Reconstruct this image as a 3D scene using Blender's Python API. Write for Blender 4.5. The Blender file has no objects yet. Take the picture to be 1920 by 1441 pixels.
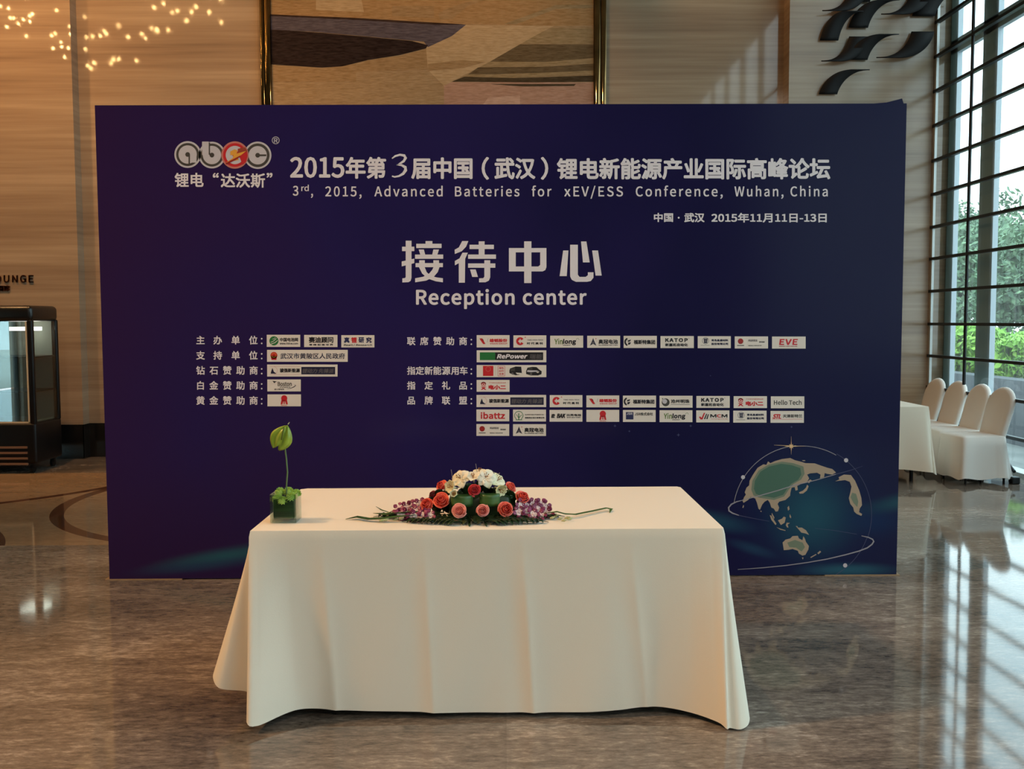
import bpy, bmesh, math, random
from mathutils import Vector, Matrix
R = math.radians
PI = math.pi
random.seed(7)
scene = bpy.context.scene
COL = scene.collection

# ------------------------------------------------------------------ camera
F_PX, PITCH, YAW, ROLL = 1822.58, 0.065, 0.0072, -0.004
_fw = Vector((math.sin(YAW) * math.cos(PITCH), math.cos(YAW) * math.cos(PITCH), -math.sin(PITCH)))
_r0 = Vector((math.cos(YAW), -math.sin(YAW), 0))
_u0 = _r0.cross(_fw)
_rt = _r0 * math.cos(ROLL) + _u0 * math.sin(ROLL)
_up = -_r0 * math.sin(ROLL) + _u0 * math.cos(ROLL)
EYE = Vector((0, 0, 1.6))
cam = bpy.data.cameras.new('camera')
cam_o = bpy.data.objects.new('camera', cam)
COL.objects.link(cam_o)
M = Matrix((( _rt.x, _up.x, -_fw.x, EYE.x), (_rt.y, _up.y, -_fw.y, EYE.y), (_rt.z, _up.z, -_fw.z, EYE.z), (0, 0, 0, 1)))
cam_o.matrix_world = M
cam.sensor_width = 36.0
cam.lens = 36.0 * F_PX / 1920.0
cam.clip_end = 300
scene.camera = cam_o

# ------------------------------------------------------------------ world, lamps, exposure
scene.view_settings.view_transform = 'Standard'
scene.view_settings.look = 'None'
scene.view_settings.gamma = 1.0
scene.view_settings.use_curve_mapping = False
scene.view_settings.exposure = 0.5
scene.cycles.use_denoising = True
scene.cycles.sample_clamp_indirect = 6.0
scene.cycles.caustics_reflective = False
scene.cycles.caustics_refractive = False
SKY = 3.2
world = bpy.data.worlds.new('overcast_sky')
scene.world = world
world.use_nodes = True
wt = world.node_tree
bg = wt.nodes['Background']
bg.inputs['Strength'].default_value = SKY
tcw = wt.nodes.new('ShaderNodeTexCoord')
nzw = wt.nodes.new('ShaderNodeTexNoise')
nzw.inputs['Scale'].default_value = 3.0
rpw = wt.nodes.new('ShaderNodeValToRGB')
rpw.color_ramp.elements[0].position = 0.35
rpw.color_ramp.elements[0].color = (0.62, 0.80, 0.88, 1)
rpw.color_ramp.elements[1].position = 0.65
rpw.color_ramp.elements[1].color = (0.93, 0.98, 1.0, 1)
wt.links.new(tcw.outputs['Generated'], nzw.inputs['Vector'])
wt.links.new(nzw.outputs['Fac'], rpw.inputs['Fac'])
wt.links.new(rpw.outputs['Color'], bg.inputs['Color'])

WARM = (1.0, 0.52, 0.21)
def spot(name, loc, target, power, cone=70, blend=0.8, color=WARM, size=0.12):
    l = bpy.data.lights.new(name, 'SPOT')
    l.energy = power
    l.color = color
    l.spot_size = R(cone)
    l.spot_blend = blend
    l.shadow_soft_size = size
    o = bpy.data.objects.new(name, l)
    COL.objects.link(o)
    o.location = loc
    d = Vector(target) - Vector(loc)
    o.rotation_euler = d.to_track_quat('-Z', 'Y').to_euler()
    return o
spot('downlight_wall', (-7.2, 8.6, 7.6), (-6.5, 11.7, 2.6), 520, 80)
spot('downlight_wall', (-4.6, 8.6, 7.6), (-4.2, 11.7, 3.0), 480, 80)
spot('downlight_wall', (-1.0, 8.6, 7.6), (-0.8, 11.7, 3.6), 300, 75)
spot('downlight_table', (-1.2, 5.2, 7.6), (-0.1, 4.3, 0.8), 230, 40, .8, (1.0, .50, .20))
spot('fill_spot_chairs', (2.2, 8.6, 7.6), (4.4, 9.8, 0.8), 90, 50)  # added spot without a fixture, warms the chair fronts
spot('downlight_floor', (-3.4, 4.2, 7.6), (-2.6, 4.0, 0.0), 100, 70)
spot('fill_spot_hall', (-8.0, 3.2, 7.6), (-1.0, 4.2, 0.4), 1650, 50, .9, (1.0, .58, .28), .3)  # added warm spot from the left, brings out the cloth folds
spot('fill_spot_hall', (-0.5, -4.4, 7.6), (-0.2, 5.0, 1.4), 640, 60, .9, (1.0, .76, .55), .3)  # added warm fill from behind the camera for banner and cloth front
spot('fill_spot_pier', (1.7, 10.6, 7.6), (3.3, 11.5, 4.6), 90, 60)  # added spot, gives the pier's left side its orange glow

# ------------------------------------------------------------------ reading points off the survey of the place
def ray(px, py):
    return _fw + _rt * ((px - 960) / F_PX) + _up * ((720.5 - py) / F_PX)
def onY(px, py, Y):
    d = ray(px, py); return EYE + d * (Y / d.y)
def onX(px, py, X):
    d = ray(px, py); return EYE + d * (X / d.x)
def onZ(px, py, Z=0.0):
    d = ray(px, py); return EYE + d * ((Z - 1.6) / d.z)

# ------------------------------------------------------------------ materials
def new_mat(name):
    m = bpy.data.materials.new(name)
    m.use_nodes = True
    return m, m.node_tree, m.node_tree.nodes['Principled BSDF']
def lin(r, g, b):
    f = lambda c: (c / 255 / 12.92) if c / 255 <= 0.04045 else ((c / 255 + 0.055) / 1.055) ** 2.4
    return (f(r), f(g), f(b), 1)
_plain = {}
def plain(name, rgb, rough=0.6, metal=0.0, spec=0.5, emit=0.0, sheen=0.0):
    if name in _plain: return _plain[name]
    m, t, b = new_mat(name)
    b.inputs['Base Color'].default_value = lin(*rgb)
    b.inputs['Roughness'].default_value = rough
    b.inputs['Metallic'].default_value = metal
    b.inputs['Specular IOR Level'].default_value = spec
    if emit:
        b.inputs['Emission Color'].default_value = lin(*rgb)
        b.inputs['Emission Strength'].default_value = emit
    _plain[name] = m
    return m
def mottled(name, c0, c1, scale=20, rough=0.6, stretch=(1, 1, 1), bump=0.0, spec=0.5, detail=3):
    m, t, b = new_mat(name)
    tc = t.nodes.new('ShaderNodeTexCoord'); mp = t.nodes.new('ShaderNodeMapping')
    mp.inputs['Scale'].default_value = stretch
    nz = t.nodes.new('ShaderNodeTexNoise'); nz.inputs['Scale'].default_value = scale; nz.inputs['Detail'].default_value = detail
    rp = t.nodes.new('ShaderNodeValToRGB')
    rp.color_ramp.elements[0].position = 0.3; rp.color_ramp.elements[0].color = lin(*c0)
    rp.color_ramp.elements[1].position = 0.7; rp.color_ramp.elements[1].color = lin(*c1)
    t.links.new(tc.outputs['Object'], mp.inputs['Vector']); t.links.new(mp.outputs[0], nz.inputs['Vector'])
    t.links.new(nz.outputs['Fac'], rp.inputs['Fac']); t.links.new(rp.outputs[0], b.inputs['Base Color'])
    b.inputs['Roughness'].default_value = rough
    b.inputs['Specular IOR Level'].default_value = spec
    if bump:
        bp = t.nodes.new('ShaderNodeBump'); bp.inputs['Strength'].default_value = bump; bp.inputs['Distance'].default_value = 0.01
        t.links.new(nz.outputs['Fac'], bp.inputs['Height']); t.links.new(bp.outputs[0], b.inputs['Normal'])
    return m

def stone_wall():
    m, t, b = new_mat('polished_striped_stone')
    N = t.nodes.new; L = t.links.new
    tc = N('ShaderNodeTexCoord')
    def layer(sx, sz, sc, det):
        mp = N('ShaderNodeMapping'); mp.inputs['Scale'].default_value = (sx, sx, sz)
        nz = N('ShaderNodeTexNoise'); nz.inputs['Scale'].default_value = sc; nz.inputs['Detail'].default_value = det
        L(tc.outputs['Object'], mp.inputs['Vector']); L(mp.outputs[0], nz.inputs['Vector'])
        return nz
    a = layer(0.12, 2.2, 1.6, 4); c = layer(0.25, 9.0, 2.6, 5)
    mx = N('ShaderNodeMix'); mx.data_type = 'FLOAT'; mx.inputs[0].default_value = 0.42
    L(a.outputs['Fac'], mx.inputs[2]); L(c.outputs['Fac'], mx.inputs[3])
    rp = N('ShaderNodeValToRGB'); e = rp.color_ramp.elements
    e[0].position = 0.33; e[0].color = lin(132, 111, 92)
    e[1].position = 0.66; e[1].color = lin(172, 152, 128)
    k = e.new(0.47); k.color = lin(150, 129, 107)
    k = e.new(0.55); k.color = lin(158, 138, 115)
    L(mx.outputs[0], rp.inputs['Fac']); L(rp.outputs[0], b.inputs['Base Color'])
    b.inputs['Roughness'].default_value = 0.035
    b.inputs['Specular IOR Level'].default_value = 0.5
    return m
def floor_stone():
    m, t, b = new_mat('polished_veined_floor_stone')
    N = t.nodes.new; L = t.links.new
    tc = N('ShaderNodeTexCoord')
    def layer(sc3, sc, det, rgh=0.55, dist=0.0):
        mp = N('ShaderNodeMapping'); mp.inputs['Scale'].default_value = sc3; mp.inputs['Rotation'].default_value = (0, 0, R(-6))
        nz = N('ShaderNodeTexNoise'); nz.inputs['Scale'].default_value = sc; nz.inputs['Detail'].default_value = det
        nz.inputs['Roughness'].default_value = rgh; nz.inputs['Distortion'].default_value = dist
        L(tc.outputs['Object'], mp.inputs['Vector']); L(mp.outputs[0], nz.inputs['Vector'])
        return nz
    big = layer((0.5, 1.1, 1), 1.3, 4, 0.55, 0.6)
    fine = layer((2.2, 6.5, 1), 2.6, 6, 0.7, 0.9)
    speck = layer((2.2, 6, 1), 9.0, 5, 0.75)
    def mix(f, x, y):
        q = N('ShaderNodeMix'); q.data_type = 'FLOAT'; q.inputs[0].default_value = f
        L(x, q.inputs[2]); L(y, q.inputs[3]); return q.outputs[0]
    v = mix(0.52, big.outputs['Fac'], fine.outputs['Fac'])
    v = mix(0.36, v, speck.outputs['Fac'])
    # slab to slab variation
    sx = N('ShaderNodeSeparateXYZ'); L(tc.outputs['Object'], sx.inputs[0])
    def fl(o, d):
        q = N('ShaderNodeMath'); q.operation = 'DIVIDE'; q.inputs[1].default_value = d; L(o, q.inputs[0])
        w = N('ShaderNodeMath'); w.operation = 'FLOOR'; L(q.outputs[0], w.inputs[0]); return w.outputs[0]
    cb = N('ShaderNodeCombineXYZ'); L(fl(sx.outputs[0], 1.2), cb.inputs[0]); L(fl(sx.outputs[1], 0.8), cb.inputs[1])
    wn = N('ShaderNodeTexWhiteNoise'); wn.noise_dimensions = '2D'; L(cb.outputs[0], wn.inputs['Vector'])
    v = mix(0.035, v, wn.outputs['Value'])
    rp = N('ShaderNodeValToRGB'); e = rp.color_ramp.elements
    e[0].position = 0.34; e[0].color = lin(52, 47, 44)
    e[1].position = 0.66; e[1].color = lin(200, 190, 178)
    k = e.new(0.44); k.color = lin(98, 89, 81)
    k = e.new(0.52); k.color = lin(130, 118, 107)
    L(v, rp.inputs['Fac'])
    # pale inlay with brown ring lines, on the far left of the hall
    def cmp(o, val, op):
        q = N('ShaderNodeMath'); q.operation = op; q.inputs[1].default_value = val; L(o, q.inputs[0]); return q.outputs[0]
    def mul(a_, b_):
        q = N('ShaderNodeMath'); q.operation = 'MULTIPLY'; L(a_, q.inputs[0]); L(b_, q.inputs[1]); return q.outputs[0]
    inside = mul(mul(cmp(sx.outputs[1], 6.95, 'GREATER_THAN'), cmp(sx.outputs[1], 10.35, 'LESS_THAN')), cmp(sx.outputs[0], -0.4, 'LESS_THAN'))
    rp2 = N('ShaderNodeValToRGB'); e2 = rp2.color_ramp.elements
    e2[0].position = 0.35; e2[0].color = lin(136, 110, 84); e2[1].position = 0.6; e2[1].color = lin(178, 150, 118)
    L(v, rp2.inputs['Fac'])
    def ring(cx, cy, rad, wd):
        vm = N('ShaderNodeVectorMath'); vm.operation = 'DISTANCE'; vm.inputs[1].default_value = (cx, cy, 0)
        L(tc.outputs['Object'], vm.inputs[0])
        d = N('ShaderNodeMath'); d.operation = 'SUBTRACT'; d.inputs[1].default_value = rad; L(vm.outputs['Value'], d.inputs[0])
        ab = N('ShaderNodeMath'); ab.operation = 'ABSOLUTE'; L(d.outputs[0], ab.inputs[0])
        return cmp(ab.outputs[0], wd, 'LESS_THAN')
    def mxm(a_, b_):
        q = N('ShaderNodeMath'); q.operation = 'MAXIMUM'; L(a_, q.inputs[0]); L(b_, q.inputs[1]); return q.outputs[0]
    rings = mxm(mxm(ring(-2.0, 8.8, 1.9, 0.055), ring(-5.6, 6.1, 2.1, 0.06)), ring(-6.2, 10.6, 2.6, 0.05))
    m1 = N('ShaderNodeMix'); m1.data_type = 'RGBA'; m1.inputs[7].default_value = lin(96, 60, 40)
    L(rings, m1.inputs[0]); L(rp2.outputs[0], m1.inputs[6])
    m2 = N('ShaderNodeMix'); m2.data_type = 'RGBA'
    L(inside, m2.inputs[0]); L(rp.outputs[0], m2.inputs[6]); L(m1.outputs[2], m2.inputs[7])
    L(m2.outputs[2], b.inputs['Base Color'])
    b.inputs['Roughness'].default_value = 0.06
    b.inputs['Specular IOR Level'].default_value = 0.55
    w2 = layer((1, 1, 1), 1.1, 2)
    bp = N('ShaderNodeBump'); bp.inputs['Strength'].default_value = 0.012; bp.inputs['Distance'].default_value = 0.1
    L(w2.outputs['Fac'], bp.inputs['Height']); L(bp.outputs[0], b.inputs['Normal'])
    return m
def glass_mat(name, tint, refl=0.07, rough=0.0, veil=0.0):
    m, t, b = new_mat(name)
    t.nodes.remove(b)
    out = t.nodes['Material Output']
    tr = t.nodes.new('ShaderNodeBsdfTransparent'); tr.inputs[0].default_value = (*tint, 1)
    gl = t.nodes.new('ShaderNodeBsdfGlossy'); gl.inputs['Roughness'].default_value = rough
    lw = t.nodes.new('ShaderNodeLayerWeight'); lw.inputs['Blend'].default_value = 0.5
    pw = t.nodes.new('ShaderNodeMath'); pw.operation = 'POWER'; pw.inputs[1].default_value = 5.0
    t.links.new(lw.outputs['Facing'], pw.inputs[0])
    ad = t.nodes.new('ShaderNodeMath'); ad.operation = 'MULTIPLY_ADD'; ad.inputs[1].default_value = 0.9; ad.inputs[2].default_value = refl; ad.use_clamp = True
    mx = t.nodes.new('ShaderNodeMixShader')
    t.links.new(pw.outputs[0], ad.inputs[0]); t.links.new(ad.outputs[0], mx.inputs[0])
    t.links.new(tr.outputs[0], mx.inputs[1]); t.links.new(gl.outputs[0], mx.inputs[2])
    if veil:
        tl = t.nodes.new('ShaderNodeBsdfTranslucent'); tl.inputs[0].default_value = (.9, .97, 1, 1)
        tc = t.nodes.new('ShaderNodeTexCoord'); mp = t.nodes.new('ShaderNodeMapping'); mp.inputs['Scale'].default_value = (1, 9, .25)
        nz = t.nodes.new('ShaderNodeTexNoise'); nz.inputs['Scale'].default_value = 3; nz.inputs['Detail'].default_value = 4
        mr = t.nodes.new('ShaderNodeMapRange'); mr.inputs[1].default_value = .35; mr.inputs[2].default_value = .7; mr.inputs[3].default_value = veil * .5; mr.inputs[4].default_value = veil * 1.5
        m2 = t.nodes.new('ShaderNodeMixShader')
        t.links.new(tc.outputs['Object'], mp.inputs['Vector']); t.links.new(mp.outputs[0], nz.inputs['Vector']); t.links.new(nz.outputs['Fac'], mr.inputs[0])
        t.links.new(mr.outputs[0], m2.inputs[0]); t.links.new(mx.outputs[0], m2.inputs[1]); t.links.new(tl.outputs[0], m2.inputs[2])
        t.links.new(m2.outputs[0], out.inputs['Surface'])
    else: t.links.new(mx.outputs[0], out.inputs['Surface'])
    return m
def cloth_mat(name, rgb, warm=0.0):
    m, t, b = new_mat(name)
    b.inputs['Base Color'].default_value = lin(*rgb)
    b.inputs['Roughness'].default_value = 0.85
    b.inputs['Specular IOR Level'].default_value = 0.2
    b.inputs['Sheen Weight'].default_value = 0.15
    tc = t.nodes.new('ShaderNodeTexCoord')
    wv = t.nodes.new('ShaderNodeTexNoise'); wv.inputs['Scale'].default_value = 260
    bp = t.nodes.new('ShaderNodeBump'); bp.inputs['Strength'].default_value = 0.12; bp.inputs['Distance'].default_value = 0.002
    t.links.new(tc.outputs['Object'], wv.inputs['Vector']); t.links.new(wv.outputs['Fac'], bp.inputs['Height'])
    t.links.new(bp.outputs[0], b.inputs['Normal'])
    return m
def print_mat():
    m, t, b = new_mat('printed_navy_fabric')
    N = t.nodes.new; L = t.links.new
    tc = N('ShaderNodeTexCoord'); sx = N('ShaderNodeSeparateXYZ'); L(tc.outputs['Object'], sx.inputs[0])
    mr = N('ShaderNodeMapRange'); mr.inputs[1].default_value = -2.4; mr.inputs[2].default_value = 2.4
    L(sx.outputs[0], mr.inputs[0])
    rp = N('ShaderNodeValToRGB'); e = rp.color_ramp.elements
    e[0].position = 0.0; e[0].color = lin(48, 30, 70)
    e[1].position = 1.0; e[1].color = lin(27, 28, 62)
    k = e.new(0.35); k.color = lin(39, 31, 80)
    k = e.new(0.7); k.color = lin(27, 25, 62)
    nz = N('ShaderNodeTexNoise'); nz.inputs['Scale'].default_value = 0.9; nz.inputs['Detail'].default_value = 2
    L(tc.outputs['Object'], nz.inputs['Vector'])
    ad = N('ShaderNodeMath'); ad.operation = 'MULTIPLY_ADD'; ad.inputs[1].default_value = 0.5; ad.inputs[2].default_value = -0.25
    L(nz.outputs['Fac'], ad.inputs[0])
    a2 = N('ShaderNodeMath'); a2.operation = 'ADD'; L(mr.outputs[0], a2.inputs[0]); L(ad.outputs[0], a2.inputs[1])
    L(a2.outputs[0], rp.inputs['Fac'])
    # faint printed dot screen
    vo = N('ShaderNodeTexVoronoi'); vo.inputs['Scale'].default_value = 36; vo.inputs['Randomness'].default_value = 0.0
    L(tc.outputs['Object'], vo.inputs['Vector'])
    lt = N('ShaderNodeMath'); lt.operation = 'LESS_THAN'; lt.inputs[1].default_value = 0.26; L(vo.outputs['Distance'], lt.inputs[0])
    nz2 = N('ShaderNodeTexNoise'); nz2.inputs['Scale'].default_value = 1.4; nz2.inputs['Detail'].default_value = 3
    L(tc.outputs['Object'], nz2.inputs['Vector'])
    gt = N('ShaderNodeMapRange'); gt.inputs[1].default_value = 0.48; gt.inputs[2].default_value = 0.62; gt.inputs[4].default_value = 0.3
    L(nz2.outputs['Fac'], gt.inputs[0])
    ml = N('ShaderNodeMath'); ml.operation = 'MULTIPLY'; L(lt.outputs[0], ml.inputs[0]); L(gt.outputs[0], ml.inputs[1])
    mx = N('ShaderNodeMix'); mx.data_type = 'RGBA'; mx.inputs[7].default_value = lin(70, 64, 120)
    L(ml.outputs[0], mx.inputs[0]); L(rp.outputs[0], mx.inputs[6])
    last = mx.outputs[2]
    # printed colour washes: the globe's sea and the swooshes
    for px, py, rx_, rz_, rot, rgb, amt in ((1518, 950, .62, .62, 0, (22, 40, 76), .9), (1522, 965, .36, .36, 0, (36, 84, 100), .8), (1640, 975, .30, .16, 0, (22, 52, 92), .5), (420, 1043, .62, .075, -9, (44, 92, 106), .9), (380, 1060, .60, .06, -6, (40, 62, 96), .6),
                                            (1690, 940, .34, .075, -12, (38, 78, 92), .8), (1335, 975, .36, .085, 12, (38, 78, 98), .75), (1410, 1028, .22, .05, 18, (36, 66, 92), .7), (1590, 1068, .40, .06, 0, (44, 90, 108), .9)):
        c0 = onY(px, py, 5.9914)
        mp = N('ShaderNodeMapping'); mp.vector_type = 'TEXTURE'; mp.inputs['Location'].default_value = (c0.x, 0, c0.z); mp.inputs['Rotation'].default_value = (0, R(rot), 0); mp.inputs['Scale'].default_value = (rx_, 1e3, rz_)
        L(tc.outputs['Object'], mp.inputs['Vector'])
        ln = N('ShaderNodeVectorMath'); ln.operation = 'LENGTH'; L(mp.outputs[0], ln.inputs[0])
        ms = N('ShaderNodeMapRange'); ms.interpolation_type = 'SMOOTHSTEP'; ms.inputs[1].default_value = 0.0; ms.inputs[2].default_value = 1.0; ms.inputs[3].default_value = amt; ms.inputs[4].default_value = 0.0
        L(ln.outputs['Value'], ms.inputs[0])
        mq = N('ShaderNodeMix'); mq.data_type = 'RGBA'; mq.inputs[7].default_value = lin(*rgb)
        L(ms.outputs[0], mq.inputs[0]); L(last, mq.inputs[6]); last = mq.outputs[2]
    L(last, b.inputs['Base Color'])
    b.inputs['Roughness'].default_value = 0.16
    b.inputs['Specular IOR Level'].default_value = 0.08
    return m

WALL = stone_wall()
WALL3 = WALL.copy(); WALL3.name = 'satin_striped_stone'; WALL3.node_tree.nodes['Principled BSDF'].inputs['Roughness'].default_value = 0.045
WALL2 = WALL.copy(); WALL2.name = 'honed_striped_stone'; WALL2.node_tree.nodes['Principled BSDF'].inputs['Roughness'].default_value = 0.16
FLOOR = floor_stone()
CEIL = plain('warm_white_ceiling', (200, 185, 165), 0.8)
DARKSTONE = mottled('black_stone', (20, 19, 18), (34, 32, 30), 8, 0.15)
CLOTH = cloth_mat('cream_table_linen', (232, 222, 204))
CHAIRCLOTH = cloth_mat('white_chair_cover', (232, 228, 222))
BLACK = plain('black_enamel', (13, 12, 13), 0.4, 0, .25)
DARKMETAL = plain('dark_steel', (26, 30, 32), 0.4, 0.4)
ALU = plain('grey_mullion_paint', (190, 202, 210), 0.5)
RIM = plain('pale_metal_profile', (205, 208, 205), 0.35, 0.6)
GLASS = glass_mat('tinted_window_glass', (0.66, 0.80, 0.82), 0.03, 0, .038)
CABGLASS = glass_mat('coated_cabinet_glass', (0.75, 0.8, 0.78), 0.30)
SIDEGLASS = glass_mat('cabinet_side_glass', (0.7, 0.76, 0.74), 0.05)
VASEGLASS = glass_mat('clear_vase_glass', (0.86, 0.92, 0.9), 0.05)
BRONZE = mottled('polished_bronze', (112, 90, 58), (150, 120, 78), 5, 0.07)
BRONZE.node_tree.nodes['Principled BSDF'].inputs['Metallic'].default_value = 1.0
PRINT = print_mat()
INK = {
    'white': plain('ink_white', (226, 218, 222), 0.4, 0, 0.4),
    'plate': plain('ink_plate_white', (224, 214, 204), 0.4, 0, 0.4),
    'black': plain('ink_black', (26, 22, 28), 0.4, 0, 0.4),
    'grey': plain('ink_grey', (96, 90, 92), 0.4, 0, 0.4),
    'dark': plain('ink_charcoal', (66, 62, 58), 0.4, 0, 0.4),
    'silver': plain('ink_silver', (196, 190, 196), 0.4, 0, 0.4),
    'red': plain('ink_red', (196, 34, 42), 0.4, 0, 0.4),
    'deepred': plain('ink_deep_red', (150, 34, 30), 0.4, 0, 0.4),
    'brown': plain('ink_rust', (152, 62, 44), 0.4, 0, 0.4),
    'orange': plain('ink_amber', (226, 160, 60), 0.4, 0, 0.4),
    'green': plain('ink_green', (36, 112, 56), 0.4, 0, 0.4),
    'lime': plain('ink_leaf_green', (92, 120, 40), 0.4, 0, 0.4),
    'blue': plain('ink_dark_blue', (40, 44, 84), 0.4, 0, 0.4),
    'navy': plain('ink_navy', (30, 30, 58), 0.4, 0, 0.4),
    'pink': plain('ink_rose', (196, 120, 110), 0.4, 0, 0.4),
    'teal': plain('ink_teal', (40, 78, 96), 0.4, 0, 0.4),
    'tealdark': plain('ink_deep_teal', (34, 52, 84), 0.4, 0, 0.4),
    'sea': plain('ink_sea_blue', (30, 58, 88), 0.4, 0, 0.4),
    'sealight': plain('ink_sea_teal', (36, 78, 92), 0.4, 0, 0.4),
    'land': plain('ink_land_tan', (168, 148, 126), 0.4, 0, 0.4),
    'landmid': plain('ink_land_olive', (112, 124, 104), 0.4, 0, 0.4),
    'landgreen': plain('ink_land_green', (66, 100, 84), 0.4, 0, 0.4),
    'line': plain('ink_orbit_line', (150, 144, 152), 0.4, 0, 0.4),
    'faint': plain('ink_faint_line', (70, 70, 100), 0.4, 0, 0.4),
    'gold': plain('ink_star_gold', (222, 186, 140), 0.4, 0, 0.4),
    'spark': plain('ink_spark_blue', (72, 76, 112), 0.4, 0, 0.4),
}

# ------------------------------------------------------------------ mesh helpers
class MB:
    """collects vertices, faces and material slots for one mesh object"""
    def __init__(self): self.v = []; self.f = []; self.mi = []; self.cur = 0
    def add(self, vs, fs):
        b = len(self.v)
        self.v += [tuple(p) for p in vs]
        self.f += [tuple(i + b for i in q) for q in fs]
        self.mi += [self.cur] * len(fs)
        return self
    def box(self, lo, hi, mtx=None):
        x0, y0, z0 = lo; x1, y1, z1 = hi
        vs = [(x0, y0, z0), (x1, y0, z0), (x1, y1, z0), (x0, y1, z0), (x0, y0, z1), (x1, y0, z1), (x1, y1, z1), (x0, y1, z1)]
        if mtx: vs = [mtx @ Vector(p) for p in vs]
        return self.add(vs, [(3, 2, 1, 0), (4, 5, 6, 7), (0, 1, 5, 4), (1, 2, 6, 5), (2, 3, 7, 6), (3, 0, 4, 7)])
    def bbox(self, lo, hi, bev=0.01, seg=2):
        bm = bmesh.new()
        bmesh.ops.create_cube(bm, size=1)
        for v in bm.verts:
            v.co = Vector([(lo[i] + hi[i]) / 2 + v.co[i] * (hi[i] - lo[i]) for i in range(3)])
        bmesh.ops.bevel(bm, geom=bm.edges[:], offset=bev, segments=seg, affect='EDGES', profile=0.5)
        bm.verts.index_update()
        self.add([v.co.copy() for v in bm.verts], [[v.index for v in f.verts] for f in bm.faces])
        bm.free(); return self
    def tube(self, pts, rad, n=8, cap=True):
        pts = [Vector(p) for p in pts]
        rads = rad if isinstance(rad, (list, tuple)) else [rad] * len(pts)
        vs = []; fs = []
        ref = None
        for i, p in enumerate(pts):
            t = (pts[min(i + 1, len(pts) - 1)] - pts[max(i - 1, 0)]).normalized()
            if ref is None: ref = t.orthogonal().normalized()
            ref = (ref - t * ref.dot(t)).normalized()
            bi = t.cross(ref)
            for k in range(n):
                a = 2 * PI * k / n
                vs.append(p + (ref * math.cos(a) + bi * math.sin(a)) * rads[i])
        for i in range(len(pts) - 1):
            for k in range(n):
                fs.append((i * n + k, i * n + (k + 1) % n, (i + 1) * n + (k + 1) % n, (i + 1) * n + k))
        if cap:
            fs.append(tuple(range(n - 1, -1, -1))); fs.append(tuple((len(pts) - 1) * n + k for k in range(n)))
        return self.add(vs, fs)
    def grid(self, rows, close=False):
        n = len(rows[0]); vs = [p for r in rows for p in r]; fs = []
        for i in range(len(rows) - 1):
            for k in range(n if close else n - 1):
                fs.append((i * n + k, i * n + (k + 1) % n, (i + 1) * n + (k + 1) % n, (i + 1) * n + k))
        return self.add(vs, fs)
    def sphere(self, c, r, nu=10, nv=7, sc=(1, 1, 1)):
        c = Vector(c); vs = [c + Vector((0, 0, r * sc[2]))]; fs = []
        for j in range(1, nv):
            a = PI * j / nv
            for i in range(nu):
                b = 2 * PI * i / nu
                vs.append(c + Vector((r * sc[0] * math.sin(a) * math.cos(b), r * sc[1] * math.sin(a) * math.sin(b), r * sc[2] * math.cos(a))))
        vs.append(c - Vector((0, 0, r * sc[2]))); last = len(vs) - 1
        for i in range(nu): fs.append((0, 1 + i, 1 + (i + 1) % nu))
        for j in range(nv - 2):
            for i in range(nu):
                a = 1 + j * nu + i; b = 1 + j * nu + (i + 1) % nu
                fs.append((a, a + nu, b + nu, b))
        for i in range(nu): fs.append((last, last - nu + (i + 1) % nu, last - nu + i))
        return self.add(vs, fs)
    def build(self, name, mats, parent=None, smooth=None, solid=0.0, loc=None):
        me = bpy.data.meshes.new(name)
        off = Vector(loc) if loc is not None else Vector((0, 0, 0))
        me.from_pydata([tuple(Vector(p) - off) for p in self.v], [], self.f)
        for m in (mats if isinstance(mats, (list, tuple)) else [mats]): me.materials.append(m)
        me.polygons.foreach_set('material_index', self.mi)
        if smooth is not None:
            me.polygons.foreach_set('use_smooth', [True] * len(me.polygons))
            if smooth < 179: me.set_sharp_from_angle(angle=R(smooth))
        me.update()
        o = bpy.data.objects.new(name, me); COL.objects.link(o)
        if loc is not None: o.location = off
        if parent is not None:
            o.parent = parent
            if loc is None: o.location = -world_loc(parent)
            else: o.location = off - world_loc(parent)
        if solid:
            md = o.modifiers.new('thickness', 'SOLIDIFY'); md.thickness = solid; md.offset = 0
        return o
def world_loc(o):
    l = Vector(o.location)
    while o.parent: o = o.parent; l += Vector(o.location)
    return l
def tag(o, label, cat, group=None, kind=None):
    o['label'] = label; o['category'] = cat
    if group: o['group'] = group
    if kind: o['kind'] = kind
    return o
def empty(name, loc=(0, 0, 0)):
    o = bpy.data.objects.new(name, None); COL.objects.link(o); o.location = loc; o.empty_display_size = 0.1
    return o
def struct(o, label=None):
    o['kind'] = 'structure'
    if label: o['label'] = label
    return o
def copy_tree(o, parent=None):
    c = o.copy(); COL.objects.link(c)
    if parent: c.parent = parent
    for ch in list(o.children): copy_tree(ch, c)
    return c

# ------------------------------------------------------------------ the hall
XL, YB, ZC = -12.0, -9.0, 7.8
XW = 5.25            # glass line
YW = 11.62           # back wall
struct(MB().box((XL - .3, YB - .3, -0.2), (5.45, YW + .3, 0)).build('floor', FLOOR), 'polished brown grey veined stone floor')
struct(MB().box((XL - .3, YB - .3, ZC), (5.6, YW + .3, ZC + .2)).build('ceiling', CEIL))
struct(MB().box((XL - .3, YW, 0), (5.28, YW + .3, ZC)).build('wall_back', WALL3), 'beige striped stone wall behind the banner')
struct(MB().box((XL - .3, YB - .3, 0), (5.6, YB, ZC)).build('wall_rear', WALL))
lp = MB(); dy0, dy1, dz = -3.6, -0.6, 2.02
lp.box((XL - .3, YB, 0), (XL, dy0, ZC)); lp.box((XL - .3, dy1, 0), (XL, YW, ZC)); lp.box((XL - .3, dy0, dz), (XL, dy1, ZC))
struct(lp.build('wall_left', WALL))
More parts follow.
